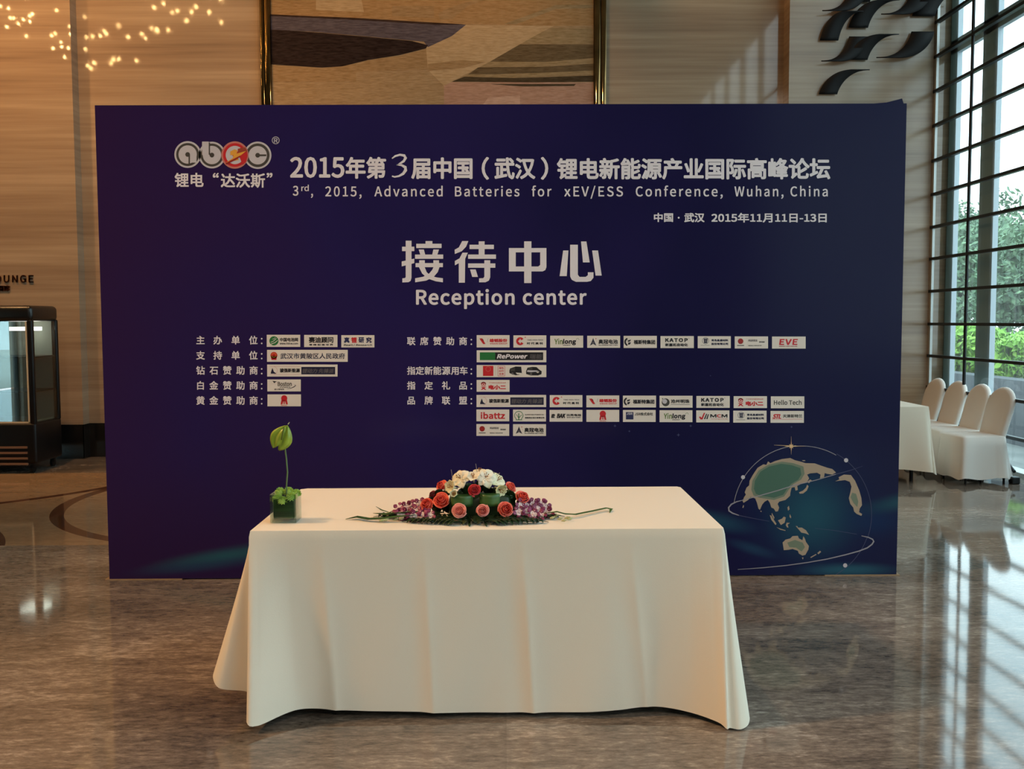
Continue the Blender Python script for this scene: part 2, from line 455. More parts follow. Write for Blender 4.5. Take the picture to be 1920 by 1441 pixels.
dr = empty('door_1', (XL - .15, (dy0 + dy1) / 2, 0)); struct(dr)
MB().box((XL - .17, dy0, 0.02), (XL - .15, dy1, dz)).build('glass', GLASS, dr)
fr = MB(); fr.box((XL - .2, dy0, 0), (XL - .1, dy0 + .06, dz)); fr.box((XL - .2, dy1 - .06, 0), (XL - .1, dy1, dz)); fr.box((XL - .2, dy0, dz - .06), (XL - .1, dy1, dz))
fr.build('frame', DARKMETAL, dr)
# piers standing proud of the back wall
struct(MB().box((XL, 11.45, 0), (onY(140, 300, 11.45).x, YW, ZC)).build('wall_back_left', WALL), 'beige stone pier at the left, set forward')
struct(MB().box((onY(1480, 100, 11.38).x, 11.38, 0), (4.967, YW, ZC)).build('wall_back_right', WALL2), 'greyer stone pier beside the windows')
bx = onY(140, 300, 11.45).x
struct(MB().box((XL, 11.43, 0), (bx + .01, 11.45, .405)).box((bx, 11.43, 0), (bx + .012, 11.62, .405)).box((bx + .01, 11.59, 0), (3.25, 11.62, .405)).build('baseboard_back', DARKSTONE), 'tall black stone skirting at the foot of the wall')

# window wall on the right
win = empty('window_1', (XW, 3, 0)); struct(win)
mull_y = [10.68 - 1.55 * k for k in range(13)]
mb = MB()
prev = 11.62
for y in mull_y + [YB]:
    MB().add([(XW, y, .05), (XW, prev, .05), (XW, prev, ZC), (XW, y, ZC)], [(0, 1, 2, 3)]).build('glass', GLASS, win)
    prev = y
for y in mull_y:
    MB().box((XW + .012, y - .16, 0), (XW + .07, y + .16, ZC)).build('mullion', ALU, win)
MB().box((XW + .012, 11.45, 0), (XW + .07, 11.62, ZC)).build('mullion', ALU, win)
MB().box((XW + .012, YB, 4.69), (XW + .07, 11.62, 4.85)).build('transom', ALU, win)
MB().box((XW - .05, YB, 0.0), (XW + .12, 11.62, 0.05)).build('sill', RIM, win)
for z in (0.44, 0.81, 1.177, 1.548, 1.928, 2.303, 2.668, 3.044, 3.43, 3.83, 4.22, 4.61, 5.0, 5.4, 5.8):
    MB().box((4.955, YB, z - .016), (5.005, 11.38, z + .016)).build('glazing_bar', DARKMETAL, win)
for y in (10.47, 8.3):
    MB().tube([(4.97, y, 0), (4.97, y, ZC)], 0.017, 10).build('steel_rod', DARKMETAL, win, 60)
MB().box((4.967, 11.33, 0), (4.995, 11.40, ZC)).build('edge_profile', RIM, win)
# bowed brace at the foot of the glass
b0 = onX(1860, 800, 4.98); b1 = onX(1906, 884, 4.98)
pts = []
for i in range(13):
    u = i / 12
    pts.append((4.96 - .0 * u, b0.y + (b1.y - b0.y) * u ** 1.6, b0.z + (b1.z - b0.z) * u))
MB().tube(pts, 0.016, 8).build('brace', DARKMETAL, win, 60)
MB().bbox((4.92, b1.y - .04, 0.0), (5.00, b1.y + .04, .07), .01).build('brace_foot', DARKMETAL, win)

# ------------------------------------------------------------------ outdoors, seen through the glass
GROUND = mottled('wet_paving', (120, 124, 122), (150, 152, 148), 2, 0.7)
struct(MB().box((5.5, -30, -.25), (70, 90, -.05)).build('ground', GROUND))
struct(MB().box((-60, -40, -.25), (XL - .3, 30, -.05)).build('pavement', plain('pale_paving', (214, 210, 200), .8)))
PLANTER = mottled('grey_render', (52, 58, 64), (66, 72, 76), 3, .8)
LEDGE = plain('white_coping', (236, 238, 236), .6)
pl = MB().box((6.7, 4, -.05), (7.0, 40, .80)).build('wall_planter', PLANTER); struct(pl)
struct(MB().box((6.66, 4, .80), (7.3, 11.9, .87)).build('wall_coping', LEDGE))
LEAF_D = mottled('tree_leaf_dark', (62, 92, 70), (120, 150, 112), 3, .6)
LEAF_B = mottled('shrub_leaf_bright', (92, 150, 40), (160, 204, 84), 4, .6)
BARK = mottled('bark', (60, 52, 46), (92, 82, 72), 12, .9)
def leaf_cloud(n, rx, ry, rz, cz, size, clumps):
    mb = MB(); cs = []
    for _ in range(clumps):
        while True:
            p = Vector((random.uniform(-1, 1), random.uniform(-1, 1), random.uniform(-1, 1)))
            if p.length < 1: break
        cs.append((Vector((p.x * rx, p.y * ry, cz + p.z * rz)), random.uniform(.25, .5) * min(rx, rz)))
    for _ in range(n):
        c, r = random.choice(cs)
        d = Vector((random.gauss(0, 1), random.gauss(0, 1), random.gauss(0, 1))).normalized() * r * random.random() ** .4
        p = c + d
        a = Vector((random.gauss(0, 1), random.gauss(0, 1), random.gauss(0, 1))).normalized()
        b = a.orthogonal().normalized(); s = size * random.uniform(.6, 1.3)
        mb.add([p - a * s, p + b * s * .45, p + a * s, p - b * s * .45], [(0, 1, 2, 3)])
    return mb
def make_tree(h, rx, n, seed):
    random.seed(seed)
    t = empty('garden_tree')
    leaf_cloud(n, rx, rx, h * .36, h * .62, .13, 60).build('foliage', LEAF_D, t)
    tr = MB(); tr.tube([(0, 0, -.05), (.05, 0, h * .25), (-.05, .05, h * .5), (0, 0, h * .85)], [.16, .13, .09, .03], 8)
    for k in range(6):
        a = k * 1.1; z = h * (.3 + .07 * k)
        tr.tube([(0, 0, z), (math.cos(a) * rx * .4, math.sin(a) * rx * .4, z + h * .12), (math.cos(a) * rx * .7, math.sin(a) * rx * .7, z + h * .2)], [.06, .04, .015], 6)
    tr.build('trunk', BARK, t, 60)
    return t
tA = make_tree(6.0, 2.4, 9000, 3)
tB = make_tree(5.0, 2.0, 7500, 5)
tree_spots = [(tA, 16.6, 35.8, .95, 'leafy tree filling the narrow window bay beside the stone pier'),
              (tB, 14.9, 30.1, .95, 'lower leafy tree mostly behind the wide grey mullion'),
              (tA, 22.0, 42.5, 1.15, 'tall leafy tree in the last window bay, beyond the white coping'),
              (tB, 22.6, 48.6, 1.15, 'farthest leafy tree, seen behind the steel rod'),
              (tB, 13.8, 25.3, .8, 'small leafy tree nearest the glass, cut by the right picture edge')]
used = set()
for i, (src, x, y, s, lab) in enumerate(tree_spots):
    o = src if src.name not in used else copy_tree(src)
    used.add(src.name)
    o.location = (x, y, -.05); o.scale = (s, s, s); o.rotation_euler = (0, 0, i * 1.3)
    tag(o, lab, 'tree', 'trees outside the window')
random.seed(11)
sh0 = None
for i, (x, y, s, lab) in enumerate([(8.3, 15.0, .9, 'bright green shrub above the white coping at the right edge'),
                                    (8.4, 16.9, 1.0, 'bright green shrub half hidden by the wide grey mullion'),
                                    (8.4, 18.9, .95, 'bright green shrub in the narrow bay beside the stone pier')]):
    if sh0 is None:
        sh0 = empty('garden_shrub')
        leaf_cloud(2600, .75, .75, .45, .55, .085, 22).build('foliage', LEAF_B, sh0)
        st = MB()
        for k in range(5): st.tube([(0, 0, 0), (math.cos(k * 1.3) * .3, math.sin(k * 1.3) * .3, .6)], [.03, .01], 6)
        st.build('stem', BARK, sh0)
        o = sh0
    else: o = copy_tree(sh0)
    o.location = (x, y, .42); o.scale = (s, s, s); o.rotation_euler = (0, 0, i)
    tag(o, lab, 'shrub', 'bright shrubs outside the window')
struct(MB().box((7.0, 4, -.05), (9.6, 40, .42)).build('ground_bed', plain('soil', (60, 52, 44), .95)))

# ------------------------------------------------------------------ chandelier (lights the left of the hall, mirrored in the polished wall)
random.seed(21)
ch = empty('chandelier', (-7.2, 6.0, ZC)); tag(ch, 'large tiered glass chandelier whose points of light glitter in the left wall', 'chandelier')
MB().tube([(-7.2, 6, ZC - .12), (-7.2, 6, ZC)], .5, 24).build('ceiling_plate', BRONZE, ch, 40)
BULB = plain('lit_bulb', (255, 205, 130), .5, emit=170)
bm_ = MB(); wr = MB()
for k in range(70):
    a = random.uniform(0, 2 * PI); rr = 2.2 * math.sqrt(random.random())
    p = Vector((-7.2 + rr * math.cos(a) * 1.1, 6 + rr * math.sin(a) * .6, 6.0 + 1.1 * (rr / 2.2) + random.uniform(-.25, .35)))
    bm_.sphere(p, .0125, 6, 4, (1, 1, 1.8)); wr.tube([p, (p.x, p.y, ZC)], .002, 3, False)
o = bm_.build('bulb', BULB, ch); o['kind'] = 'stuff'
o = wr.build('wire', DARKMETAL, ch); o['kind'] = 'stuff'
# ------------------------------------------------------------------ the banner
BY, BX0, BX1, BH = 5.9914, -2.4725, 2.4507, 2.9114
ban = empty('backdrop_banner', (0, BY, 0))
tag(ban, 'wide navy printed conference banner standing behind the clothed table', 'banner')
MB().box((BX0, BY, 0.006), (BX1, BY + .09, BH)).build('panel', PRINT, ban)
o = MB().box((BX0 - .025, BY - .004, 0), (-2.02, BY + .09, .006)).box((2.0, BY - .004, 0), (BX1 + .02, BY + .09, .006)).box((-2.02, BY + .02, 0), (2.0, BY + .09, .006)).build('base_batten', plain('raw_timber', (150, 124, 92), .7), ban)
o['label'] = 'pale timber strip under the printed panel'
fl = MB()
q = [onY(1618, 196, BY), onY(1665, 191, BY), onY(1694, 183, BY), onY(1698, 196, BY), onY(1697, 204, BY), onY(1660, 197, BY)]
fl.add([(p.x, BY + .004 + (.02 if i in (1, 2, 3) else 0), p.z) for i, p in enumerate(q)], [(0, 1, 5), (1, 2, 3), (1, 3, 4, 5)])
fl.build('fabric_flap', PRINT, ban, None, .006)

FONT = None
try:
    import os
    FONT = bpy.data.fonts.load(os.path.join(bpy.utils.system_resource('DATAFILES', path='fonts'), 'Noto Sans CJK Regular.woff2'))
except Exception:
    FONT = None
_txt = {}
def glyphs(s, track=1.0, shear=0.0, res=3):
    key = (s, track, shear, res)
    if key in _txt: return _txt[key]
    c = bpy.data.curves.new('lettering', 'FONT'); c.body = s; c.size = 1.0; c.space_character = track; c.shear = shear; c.resolution_u = res
    if FONT: c.font = FONT
    ob = bpy.data.objects.new('lettering', c); COL.objects.link(ob)
    me = bpy.data.meshes.new_from_object(ob.evaluated_get(bpy.context.evaluated_depsgraph_get()))
    vs = [(v.co.x, v.co.y) for v in me.vertices]; fs = [tuple(p.vertices) for p in me.polygons]
    bpy.data.objects.remove(ob); bpy.data.curves.remove(c); bpy.data.meshes.remove(me)
    xs = [v[0] for v in vs]; ys = [v[1] for v in vs]
    _txt[key] = (vs, fs, min(xs), max(xs), min(ys), max(ys))
    return _txt[key]
capH = None
def P(px, py, layer=1):
    p = onY(px, py, BY); return (p.x, BY - .0004 - .00035 * layer, p.z)
class Ink(MB):
    """flat printed shapes, given in the survey frame of the banner's own plane"""
    def __init__(self): super().__init__(); self.cols = []; self.lay = 1
    def col(self, c):
        if c not in self.cols: self.cols.append(c)
        self.cur = self.cols.index(c); return self
    def poly(self, pts, c, lay=None):
        from mathutils.geometry import tessellate_polygon
        self.col(c); l = self.lay if lay is None else lay
        tr = tessellate_polygon([[Vector((x, y, 0)) for x, y in pts]])
        fs = []
        for t in tr:
            a, b, d = [pts[i] for i in t]
            cr = (b[0] - a[0]) * (d[1] - a[1]) - (b[1] - a[1]) * (d[0] - a[0])
            fs.append(t if cr < 0 else (t[0], t[2], t[1]))
        return self.add([P(x, y, l) for x, y in pts], fs)
    def rect(self, x0, y0, x1, y1, c, lay=None): return self.poly([(x0, y0), (x1, y0), (x1, y1), (x0, y1)], c, lay)
    def disc(self, cx, cy, rx, ry, c, lay=None, n=28): return self.poly([(cx + rx * math.cos(2 * PI * k / n), cy + ry * math.sin(2 * PI * k / n)) for k in range(n)], c, lay)
    def ring(self, cx, cy, r0, r1, c, a0=0, a1=360, lay=None, n=36, ky=1.0):
        self.col(c); l = self.lay if lay is None else lay
        vs = []; fs = []
        for k in range(n + 1):
            a = R(a0 + (a1 - a0) * k / n)
            vs += [P(cx + r0 * math.cos(a), cy - r0 * math.sin(a) * ky, l), P(cx + r1 * math.cos(a), cy - r1 * math.sin(a) * ky, l)]
        for k in range(n): fs.append((2 * k, 2 * k + 1, 2 * k + 3, 2 * k + 2))
        return self.add(vs, fs)
    def stroke(self, pts, w, c, lay=None):
        self.col(c); l = self.lay if lay is None else lay
        vs = []; fs = []; n = len(pts)
        ws = w if isinstance(w, (list, tuple)) else [w] * n
        for i in range(n):
            a = pts[max(i - 1, 0)]; b = pts[min(i + 1, n - 1)]
            d = math.hypot(b[0] - a[0], b[1] - a[1]) or 1; nx, ny = -(b[1] - a[1]) / d * ws[i] / 2, (b[0] - a[0]) / d * ws[i] / 2
            vs += [P(pts[i][0] + nx, pts[i][1] + ny, l), P(pts[i][0] - nx, pts[i][1] - ny, l)]
        for i in range(n - 1): fs.append((2 * i, 2 * i + 1, 2 * i + 3, 2 * i + 2))
        return self.add(vs, fs)
    def _place(self, g, fx, fy, c, bold, l):
        self.col(c); vs, fs = g[0], g[1]
        offs = [(0, 0)] if not bold else [(0, 0)] + [(bold * math.cos(k * PI / 4), bold * math.sin(k * PI / 4)) for k in range(8 if bold > 1.0 else 0)] + ([] if bold > 1.0 else [(bold, bold), (-bold, bold), (bold, -bold), (-bold, -bold)])
        for i, (ox, oy) in enumerate(offs):
            self.add([P(fx(x) + ox, fy(y) + oy, l + i * .03) for x, y in vs], fs)
        return self
    def text(self, s, x0, y0, x1, y1, c, bold=0.0, track=1.0, shear=0.0, lay=None, res=3):
        g = glyphs(s, track, shear, res); l = self.lay if lay is None else lay
        a, b, d, e = g[2:6]; x0 += bold; x1 -= bold; y0 += bold; y1 -= bold
        return self._place(g, lambda x: x0 + (x - a) / (b - a) * (x1 - x0), lambda y: y1 - (y - d) / (e - d) * (y1 - y0), c, bold, l)
    def line(self, s, x0, x1, base, cap, c, bold=0.0, track=1.0, shear=0.0, lay=None):
        """latin line: width from x0 to x1, capitals `cap` high standing on `base`"""
        g = glyphs(s, track, shear, 4); l = self.lay if lay is None else lay
        H = glyphs('H', 1.0, 0.0, 4); k = (cap - 2 * bold) / (H[5] - H[4]); a, b = g[2], g[3]
        return self._place(g, lambda x: x0 + bold + (x - a) / (b - a) * (x1 - x0 - 2 * bold), lambda y: base - bold - (y - H[4]) * k, c, bold, l)
    def cell(self, ch, x0, y0, w, h, c, bold=0.0, lay=None):
        """one full width character in its own cell"""
        g = glyphs(ch); l = self.lay if lay is None else lay
        E_ = glyphs('国'); cx = (E_[2] + E_[3]) / 2; cy = (E_[4] + E_[5]) / 2; s = (E_[5] - E_[4]) * 1.06
        gx = (g[2] + g[3]) / 2
        return self._place(g, lambda x: x0 + w / 2 + (x - gx) / s * w, lambda y: y0 + h / 2 - (y - cy) / s * h, c, bold, l)
    def done(self, name, label=None):
        o = self.build(name, [INK[c] for c in self.cols], ban)
        if label: o['label'] = label
        return o

# headline
t = Ink()
t.text('2015', 544, 294, 646, 333.5, 'white', 1.2); t.text('年第', 648, 294, 724, 335, 'white', 1.3)
t.text('届中国', 771, 295, 886, 335.5, 'white', 1.3); t.text('（', 903, 294, 917, 337, 'white', 1.2)
t.text('武汉', 927, 295, 1004, 336, 'white', 1.3); t.text('）', 1014, 294, 1028, 337, 'white', 1.2)
t.text('锂电新能源产业国际高峰论坛', 1044, 296, 1557, 336.5, 'white', 1.3)
t.stroke([(735, 297), (741, 292.5), (750, 290), (758, 291.5), (760.5, 296), (757, 302), (750, 306.5), (744, 308.5), (753, 309.5), (760, 313.5), (760.5, 319), (756, 325.5), (748, 330), (740, 331.5), (735, 330)],
         [2, 3.5, 4, 5, 5.5, 4.5, 3.5, 3, 4, 5.5, 6, 5, 3.5, 3, 2.5], 'white')
t.done('headline_lettering', 'bold white headline characters')
t = Ink()
t.line('3', 549, 559.5, 366.5, 18, 'white', .3); t.line('rd', 565, 579, 358, 11, 'white', .2); t.line(',', 583, 587, 366.5, 18, 'white', .3)
for w, x0, x1 in (('2015,', 610, 678), ('Advanced', 702, 830), ('Batteries', 853, 974), ('for', 997, 1034), ('xEV/ESS', 1058, 1168), ('Conference,', 1192, 1355), ('Wuhan,', 1377, 1469), ('China', 1482, 1552)):
    t.line(w, x0, x1, 368, 18.5, 'white', .3, 1.1)
t.done('subtitle_lettering', 'thin white spaced out english subtitle')
t = Ink()
t.text('中国', 1226, 399, 1262, 416, 'white', .5); t.disc(1272.5, 408, 1.7, 1.7, 'white'); t.text('武汉', 1283, 399, 1321, 416.5, 'white', .5)
t.text('2015年11月11日-13日', 1334, 399, 1550, 417, 'white', .5)
t.done('date_lettering', 'small white place and date line')
t = Ink()
hz = lambda pts: [(720 + x / 4.364, 430 + y / 4.364) for x, y in pts]
def bar(x0, y0, x1, y1): return [(x0, y0), (x1, y0), (x1, y1), (x0, y1)]
for i, pts in enumerate((
    # 接
    [(178, 92), (225, 92), (225, 395), (218, 420), (200, 431), (150, 433), (150, 400), (172, 397), (178, 388)], bar(148, 141, 248, 177), [(145, 262), (248, 238), (248, 275), (145, 302)],
    bar(340, 95, 396, 120), bar(264, 117, 471, 152), [(284, 164), (326, 164), (338, 208), (298, 208)], [(404, 164), (450, 164), (436, 208), (394, 208)], bar(254, 205, 484, 240),
    bar(288, 252, 334, 312), bar(404, 252, 450, 312), bar(258, 275, 482, 308), [(284, 304), (331, 304), (350, 350), (385, 380), (430, 392), (482, 399), (482, 432), (425, 424), (360, 402), (312, 360)],
    [(407, 304), (455, 304), (440, 348), (405, 390), (345, 418), (255, 432), (255, 399), (320, 387), (370, 360), (395, 330)],
    # 待
    [(640, 95), (690, 95), (672, 140), (636, 178), (580, 200), (578, 166), (612, 147)], [(642, 190), (686, 190), (664, 240), (662, 435), (612, 435), (612, 276), (580, 293), (580, 258), (618, 236)],
    bar(775, 97, 823, 208), bar(700, 125, 899, 160), bar(688, 205, 916, 240), bar(688, 278, 911, 313), [(821, 252), (869, 252), (869, 392), (858, 418), (830, 432), (778, 432), (778, 400), (812, 398), (821, 386)], [(704, 327), (750, 327), (769, 388), (722, 388)],
    # 中
    bar(1147, 97, 1206, 438), bar(1022, 152, 1078, 343), bar(1022, 152, 1329, 187), [(1278, 152), (1329, 152), (1329, 308), (1320, 332), (1298, 343), (1262, 343), (1262, 303), (1278, 290)], bar(1022, 303, 1268, 343),
    # 心
    [(1466, 172), (1509, 172), (1495, 381), (1437, 381)], [(1523, 125), (1586, 125), (1586, 370), (1600, 388), (1650, 388), (1668, 374), (1668, 350), (1714, 350), (1714, 394), (1692, 421), (1662, 428), (1570, 428), (1537, 412), (1523, 385)],
    [(1612, 98), (1656, 98), (1683, 269), (1628, 269)], [(1703, 172), (1751, 172), (1781, 377), (1731, 377)])):
    t.poly(hz(pts), 'white', 1 + .04 * (i % 12))
t.done('heading_lettering', 'four large white heading characters')
t = Ink(); t.line('Reception center', 780, 1100, 571, 28, 'white', 1.05, 1.04); t.done('heading_lettering', 'white english heading under the four large characters')
t = Ink()
t.text('锂电', 327.5, 324, 381.7, 350.5, 'white', .6); t.text('“', 399, 324, 410, 333, 'white', .4); t.text('达沃斯', 414, 325, 497, 352, 'white', .6); t.text('”', 500, 324, 511, 333, 'white', .4)
t.done('emblem_lettering')

# round lettered emblem
e = Ink()
for cx, cy, r, ring, disc in ((352, 289.6, 25, 'silver', 'dark'), (397.5, 290.6, 25, 'silver', 'dark'), (483.3, 291, 25.6, 'silver', 'dark'), (440.6, 290.6, 25.6, 'pink', 'red')):
    up_ = 3 if ring == 'pink' else 0
    e.disc(cx, cy, r, r, ring, 1 + up_, 44); e.disc(cx, cy, r - 3.4, r - 3.4, disc, 2 + up_, 44)
    e.disc(cx, cy, 17.2, 17.2, 'silver', 3 + up_, 40); e.disc(cx, cy, 4.4, 4.4, disc, 5 + up_)
e.rect(356, 289.6, 368.6, 304.8, 'silver', 3.5); e.rect(353.6, 289.6, 356.4, 307, 'dark', 4)
e.rect(379, 265.4, 391.5, 290.6, 'silver', 3.5); e.rect(391.5, 267, 394, 290, 'dark', 4)
e.rect(483.3, 289.4, 499.5, 292.8, 'dark', 4.5)
e.poly([(440.6, 290.6), (452, 276), (463, 281), (464.5, 292), (461, 304), (455, 309), (450, 296)], 'red', 7)
e.poly([(432, 284), (440, 280), (446, 282), (444, 288), (462, 283), (446, 296), (448, 300), (424, 305), (437, 296), (438, 291), (432, 291)], 'orange', 9)
e.poly([(446, 279), (460, 276), (464, 284), (447, 291)], 'brown', 8.5)
e.poly([(423, 306), (444, 295), (452, 291), (446, 298), (425, 308.5)], 'deepred', 9.4)
e.ring(517, 263, 5.9, 7.1, 'silver'); e.line('R', 513.8, 520.6, 267.4, 8.4, 'silver', .2)
e.done('emblem', 'row of four silver lettered discs, the third red')

# headings of the sponsor lists
def heading(chs, xs, y0, w, colon, ox, oy, sc):
    t = Ink()
    for ch_, x in zip(chs, xs): t.cell(ch_, ox + x / sc, y0, w, w, 'white', .32)
    cx = ox + colon / sc
    t.disc(cx, y0 + w * .30, 1.5, 1.5, 'white', None, 10); t.disc(cx, y0 + w * .86, 1.5, 1.5, 'white', None, 10)
    t.done('sponsor_heading')
four = (92, 255, 425, 592); five = (92, 218, 345, 470, 595)
for chs, xs, y in (('主办单位', four, 630), ('支持单位', four, 658.4), ('钻石赞助商', five, 686.6), ('白金赞助商', five, 714.8), ('黄金赞助商', five, 743)):
    heading(chs, xs, y, 15.6, 711, 350, 0, 5.0526)
f5 = (65, 182, 300, 415, 532); f7 = (65, 143, 222, 300, 380, 458, 537); f4 = (65, 222, 378, 532)
for chs, xs, y in (('联席赞助商', f5, 632), ('指定新能源用车', f7, 687.4), ('指定礼品', f4, 715.2), ('品牌联盟', f4, 743.2)):
    heading(chs, xs, y, 15, 642, 750, 0, 4.8)

# sponsor plates
def plate(x0, y0, x1, y1, draw, label):
    k = Ink(); k.rect(x0, y0, x1, y1, 'plate', 1); k.lay = 2
    w, h = x1 - x0, y1 - y0
    k.X = lambda u: x0 + u * w; k.Y = lambda v: y0 + v * h
    k.T = lambda s, u0, v0, u1, v1, c='black', bold=.25, track=1.0, shear=0.0, lay=None: k.text(s, x0 + u0 * w, y0 + v0 * h, x0 + u1 * w, y0 + v1 * h, c, bold, track, shear, lay, 2)
    k.D = lambda u, v, r, c, lay=None: k.disc(x0 + u * w, y0 + v * h, r * h, r * h, c, lay)
    k.R_ = lambda u0, v0, u1, v1, c, lay=None: k.rect(x0 + u0 * w, y0 + v0 * h, x0 + u1 * w, y0 + v1 * h, c, lay)
    k.G = lambda pts, c, lay=None: k.poly([(x0 + u * w, y0 + v * h) for u, v in pts], c, lay)
    k.S = lambda pts, wd, c, lay=None: k.stroke([(x0 + u * w, y0 + v * h) for u, v in pts], wd, c, lay)
    k.A = lambda u, v, r0, r1, c, a0=0, a1=360, lay=None: k.ring(x0 + u * w, y0 + v * h, r0 * h, r1 * h, c, a0, a1, lay, 24)
    draw(k); k.done('sponsor_logo', label)
def g_cell(k):
    k.D(.215, .5, .38, 'green')
    k.S([(.12, .62), (.2, .52), (.29, .3)], 1.0, 'plate', 3); k.S([(.13, .76), (.24, .66), (.33, .45)], 1.2, 'plate', 3); k.S([(.17, .36), (.22, .33), (.26, .22)], .8, 'plate', 3)
    k.T('中国电池网', .39, .24, .935, .56); k.T('www.itdcw.com', .39, .62, .935, .8, 'black', .15)
def g_ccid(k): k.T('赛迪顾问', .14, .16, .875, .66, 'black', .4); k.T('思 维 创 造 世 界', .15, .74, .87, .88, 'black', .2)
def g_real(k):
    for ch_, u, c in (('真', .08, 'blue'), ('锂', .3, 'red'), ('研', .52, 'blue'), ('究', .75, 'blue')): k.T(ch_, u, .17, u + .17, .63, c, .5)
    k.T('RealLi Research', .07, .72, .93, .88, 'black', .15, 1.0, .2)
def g_gov(k):
    k.D(.085, .46, .29, 'red'); k.G([(.045, .5), (.125, .5), (.115, .84), (.055, .84)], 'red'); k.A(.085, .45, .16, .19, 'orange', 0, 360, 3)
    k.T('武汉市黄陂区人民政府', .165, .27, .965, .76, 'navy', .2)
def g_sail(k):
    k.G([(.075, .28), (.095, .6), (.135, .76), (.05, .76), (.055, .6)], 'navy'); k.A(.085, .5, .33, .35, 'pink', -80, 80)
    k.S([(.04, .16), (.48, .16)], .35, 'pink'); k.S([(.04, .84), (.48, .84)], .35, 'pink')
    k.T('骏强新能源', .18, .32, .465, .66, 'black', .3)
    k.R_(.485, .2, .965, .82, 'navy'); k.T('锂动力 先锋派', .50, .33, .95, .72, 'grey', .2, 1.0, .25, 3)
def g_boston(k):
    k.G([(.15, .12), (.3, .17), (.26, .2), (.21, .3), (.24, .42)], 'black'); k.T('Boston', .31, .2, .73, .56, 'dark', .25); k.T('POWER', .38, .6, .69, .71, 'dark', .1)
    k.S([(.81, .42), (.85, .5), (.8, .62), (.7, .74), (.58, .8)], [.4, 1.6, 1.5, 1.0, .3], 'black'); k.T('波士顿电池', .21, .76, .5, .89, 'dark', .1)
def g_medal(k):
    k.D(.5, .33, .26, 'red'); k.G([(.42, .45), (.47, .55), (.445, .84), (.39, .84)], 'red'); k.G([(.58, .45), (.53, .55), (.555, .84), (.61, .84)], 'red')
    k.R_(.475, .5, .495, .82, 'red'); k.R_(.505, .5, .525, .82, 'red'); k.T('MGL', .41, .87, .6, .97, 'red', .1)
def g_vision(k):
    k.G([(.08, .27), (.16, .26), (.2, .42), (.27, .72), (.2, .73), (.15, .55)], 'red'); k.G([(.16, .26), (.2, .35), (.22, .5), (.17, .42)], 'deepred')
    k.S([(.32, .58), (.34, .3), (.36, .27)], .4, 'dark')
    k.T('雄韬股份', .39, .29, .93, .58, 'red', .35); k.T('VISION GROUP', .4, .64, .93, .75, 'red', .12)
def g_time(k):
    k.A(.205, .48, .13, .33, 'red', 35, 325); k.S([(.14, .48), (.27, .48)], 1.2, 'plate', 3); k.S([(.205, .28), (.205, .68)], 1.2, 'plate', 3); k.A(.36, .16, .02, .05, 'red')
    k.T('TIME HIGH-TECH', .42, .33, .9, .44, 'grey', .12); k.T('时 代 高 科', .41, .56, .9, .76, 'black', .2)
def g_yin(k):
    k.T('Yin', .13, .24, .38, .72, 'lime', .25, 1.0, .05); k.T('long', .385, .27, .79, .8, 'black', .5, 1.0, .1); k.T('ENERGY', .39, .75, .62, .84, 'black', .1)
    k.S([(.78, .32), (.84, .2), (.88, .34)], .7, 'lime')
def g_allg(k):
    k.G([(.18, .18), (.21, .42), (.28, .82), (.21, .72), (.18, .62), (.15, .72), (.08, .82), (.15, .42)], 'navy'); k.D(.18, .6, .1, 'grey', 3)
    k.S([(.06, .55), (.1, .44)], .4, 'pink'); k.S([(.27, .4), (.31, .5)], .4, 'pink'); k.D(.265, .24, .05, 'pink')
    k.T('奥冠电池', .34, .3, .93, .68, 'black', .35); k.T('ALLGRAND BATTERY', .345, .73, .93, .82, 'black', .12)
def g_fst(k):
    k.A(.15, .5, .22, .36, 'black', 110, 250); k.G([(.12, .38), (.22, .3), (.2, .45), (.13, .5)], 'black'); k.G([(.13, .56), (.22, .52), (.2, .68), (.14, .76)], 'black')
    k.T('福斯特集团', .3, .33, .95, .7, 'black', .35)
def g_katop(k): k.T('KATOP', .14, .17, .82, .5, 'black', .5, 1.1); k.T('新嘉拓自动化', .14, .6, .82, .86, 'black', .3); k.D(.85, .18, .03, 'grey')
def g_mat(k):
    k.A(.235, .38, .25, .28, 'navy'); k.G([(.18, .2), (.3, .2), (.285, .58), (.19, .58)], 'navy'); k.S([(.2, .32), (.28, .32)], .4, 'plate', 3); k.S([(.2, .44), (.28, .44)], .4, 'plate', 3)
    k.S([(.09, .76), (.36, .76)], .6, 'dark'); k.T('青岛昌盛材料', .41, .25, .92, .44, 'navy', .25); k.T('股份有限公司', .41, .55, .92, .74, 'navy', .25)
def g_dot(k):
    k.D(.175, .4, .23, 'deepred'); k.S([(.14, .44), (.17, .36), (.21, .42)], .5, 'red', 3); k.S([(.07, .75), (.28, .75)], 1.3, 'black')
    k.T('科达利实业', .41, .24, .68, .43, 'grey', .15); k.T('深圳市股份', .73, .4, .9, .52, 'black', .1); k.T('KEDALI INDUSTRY', .41, .72, .81, .8, 'black', .12)
def g_eve(k): k.T('EVE', .21, .2, .77, .7, 'red', .6, 1.05, .1); k.T('ENERGY VERY ENDURE', .21, .77, .75, .85, 'deepred', .1)
def g_rep(k):
    k.R_(.045, .17, .265, .82, 'green'); k.R_(.265, .17, .955, .82, 'black'); k.T('RePower', .29, .32, .73, .7, 'white', .45, 1.0, .22, 3); k.T('瑞能', .76, .32, .94, .72, 'grey', .15, 1.0, .15, 3)
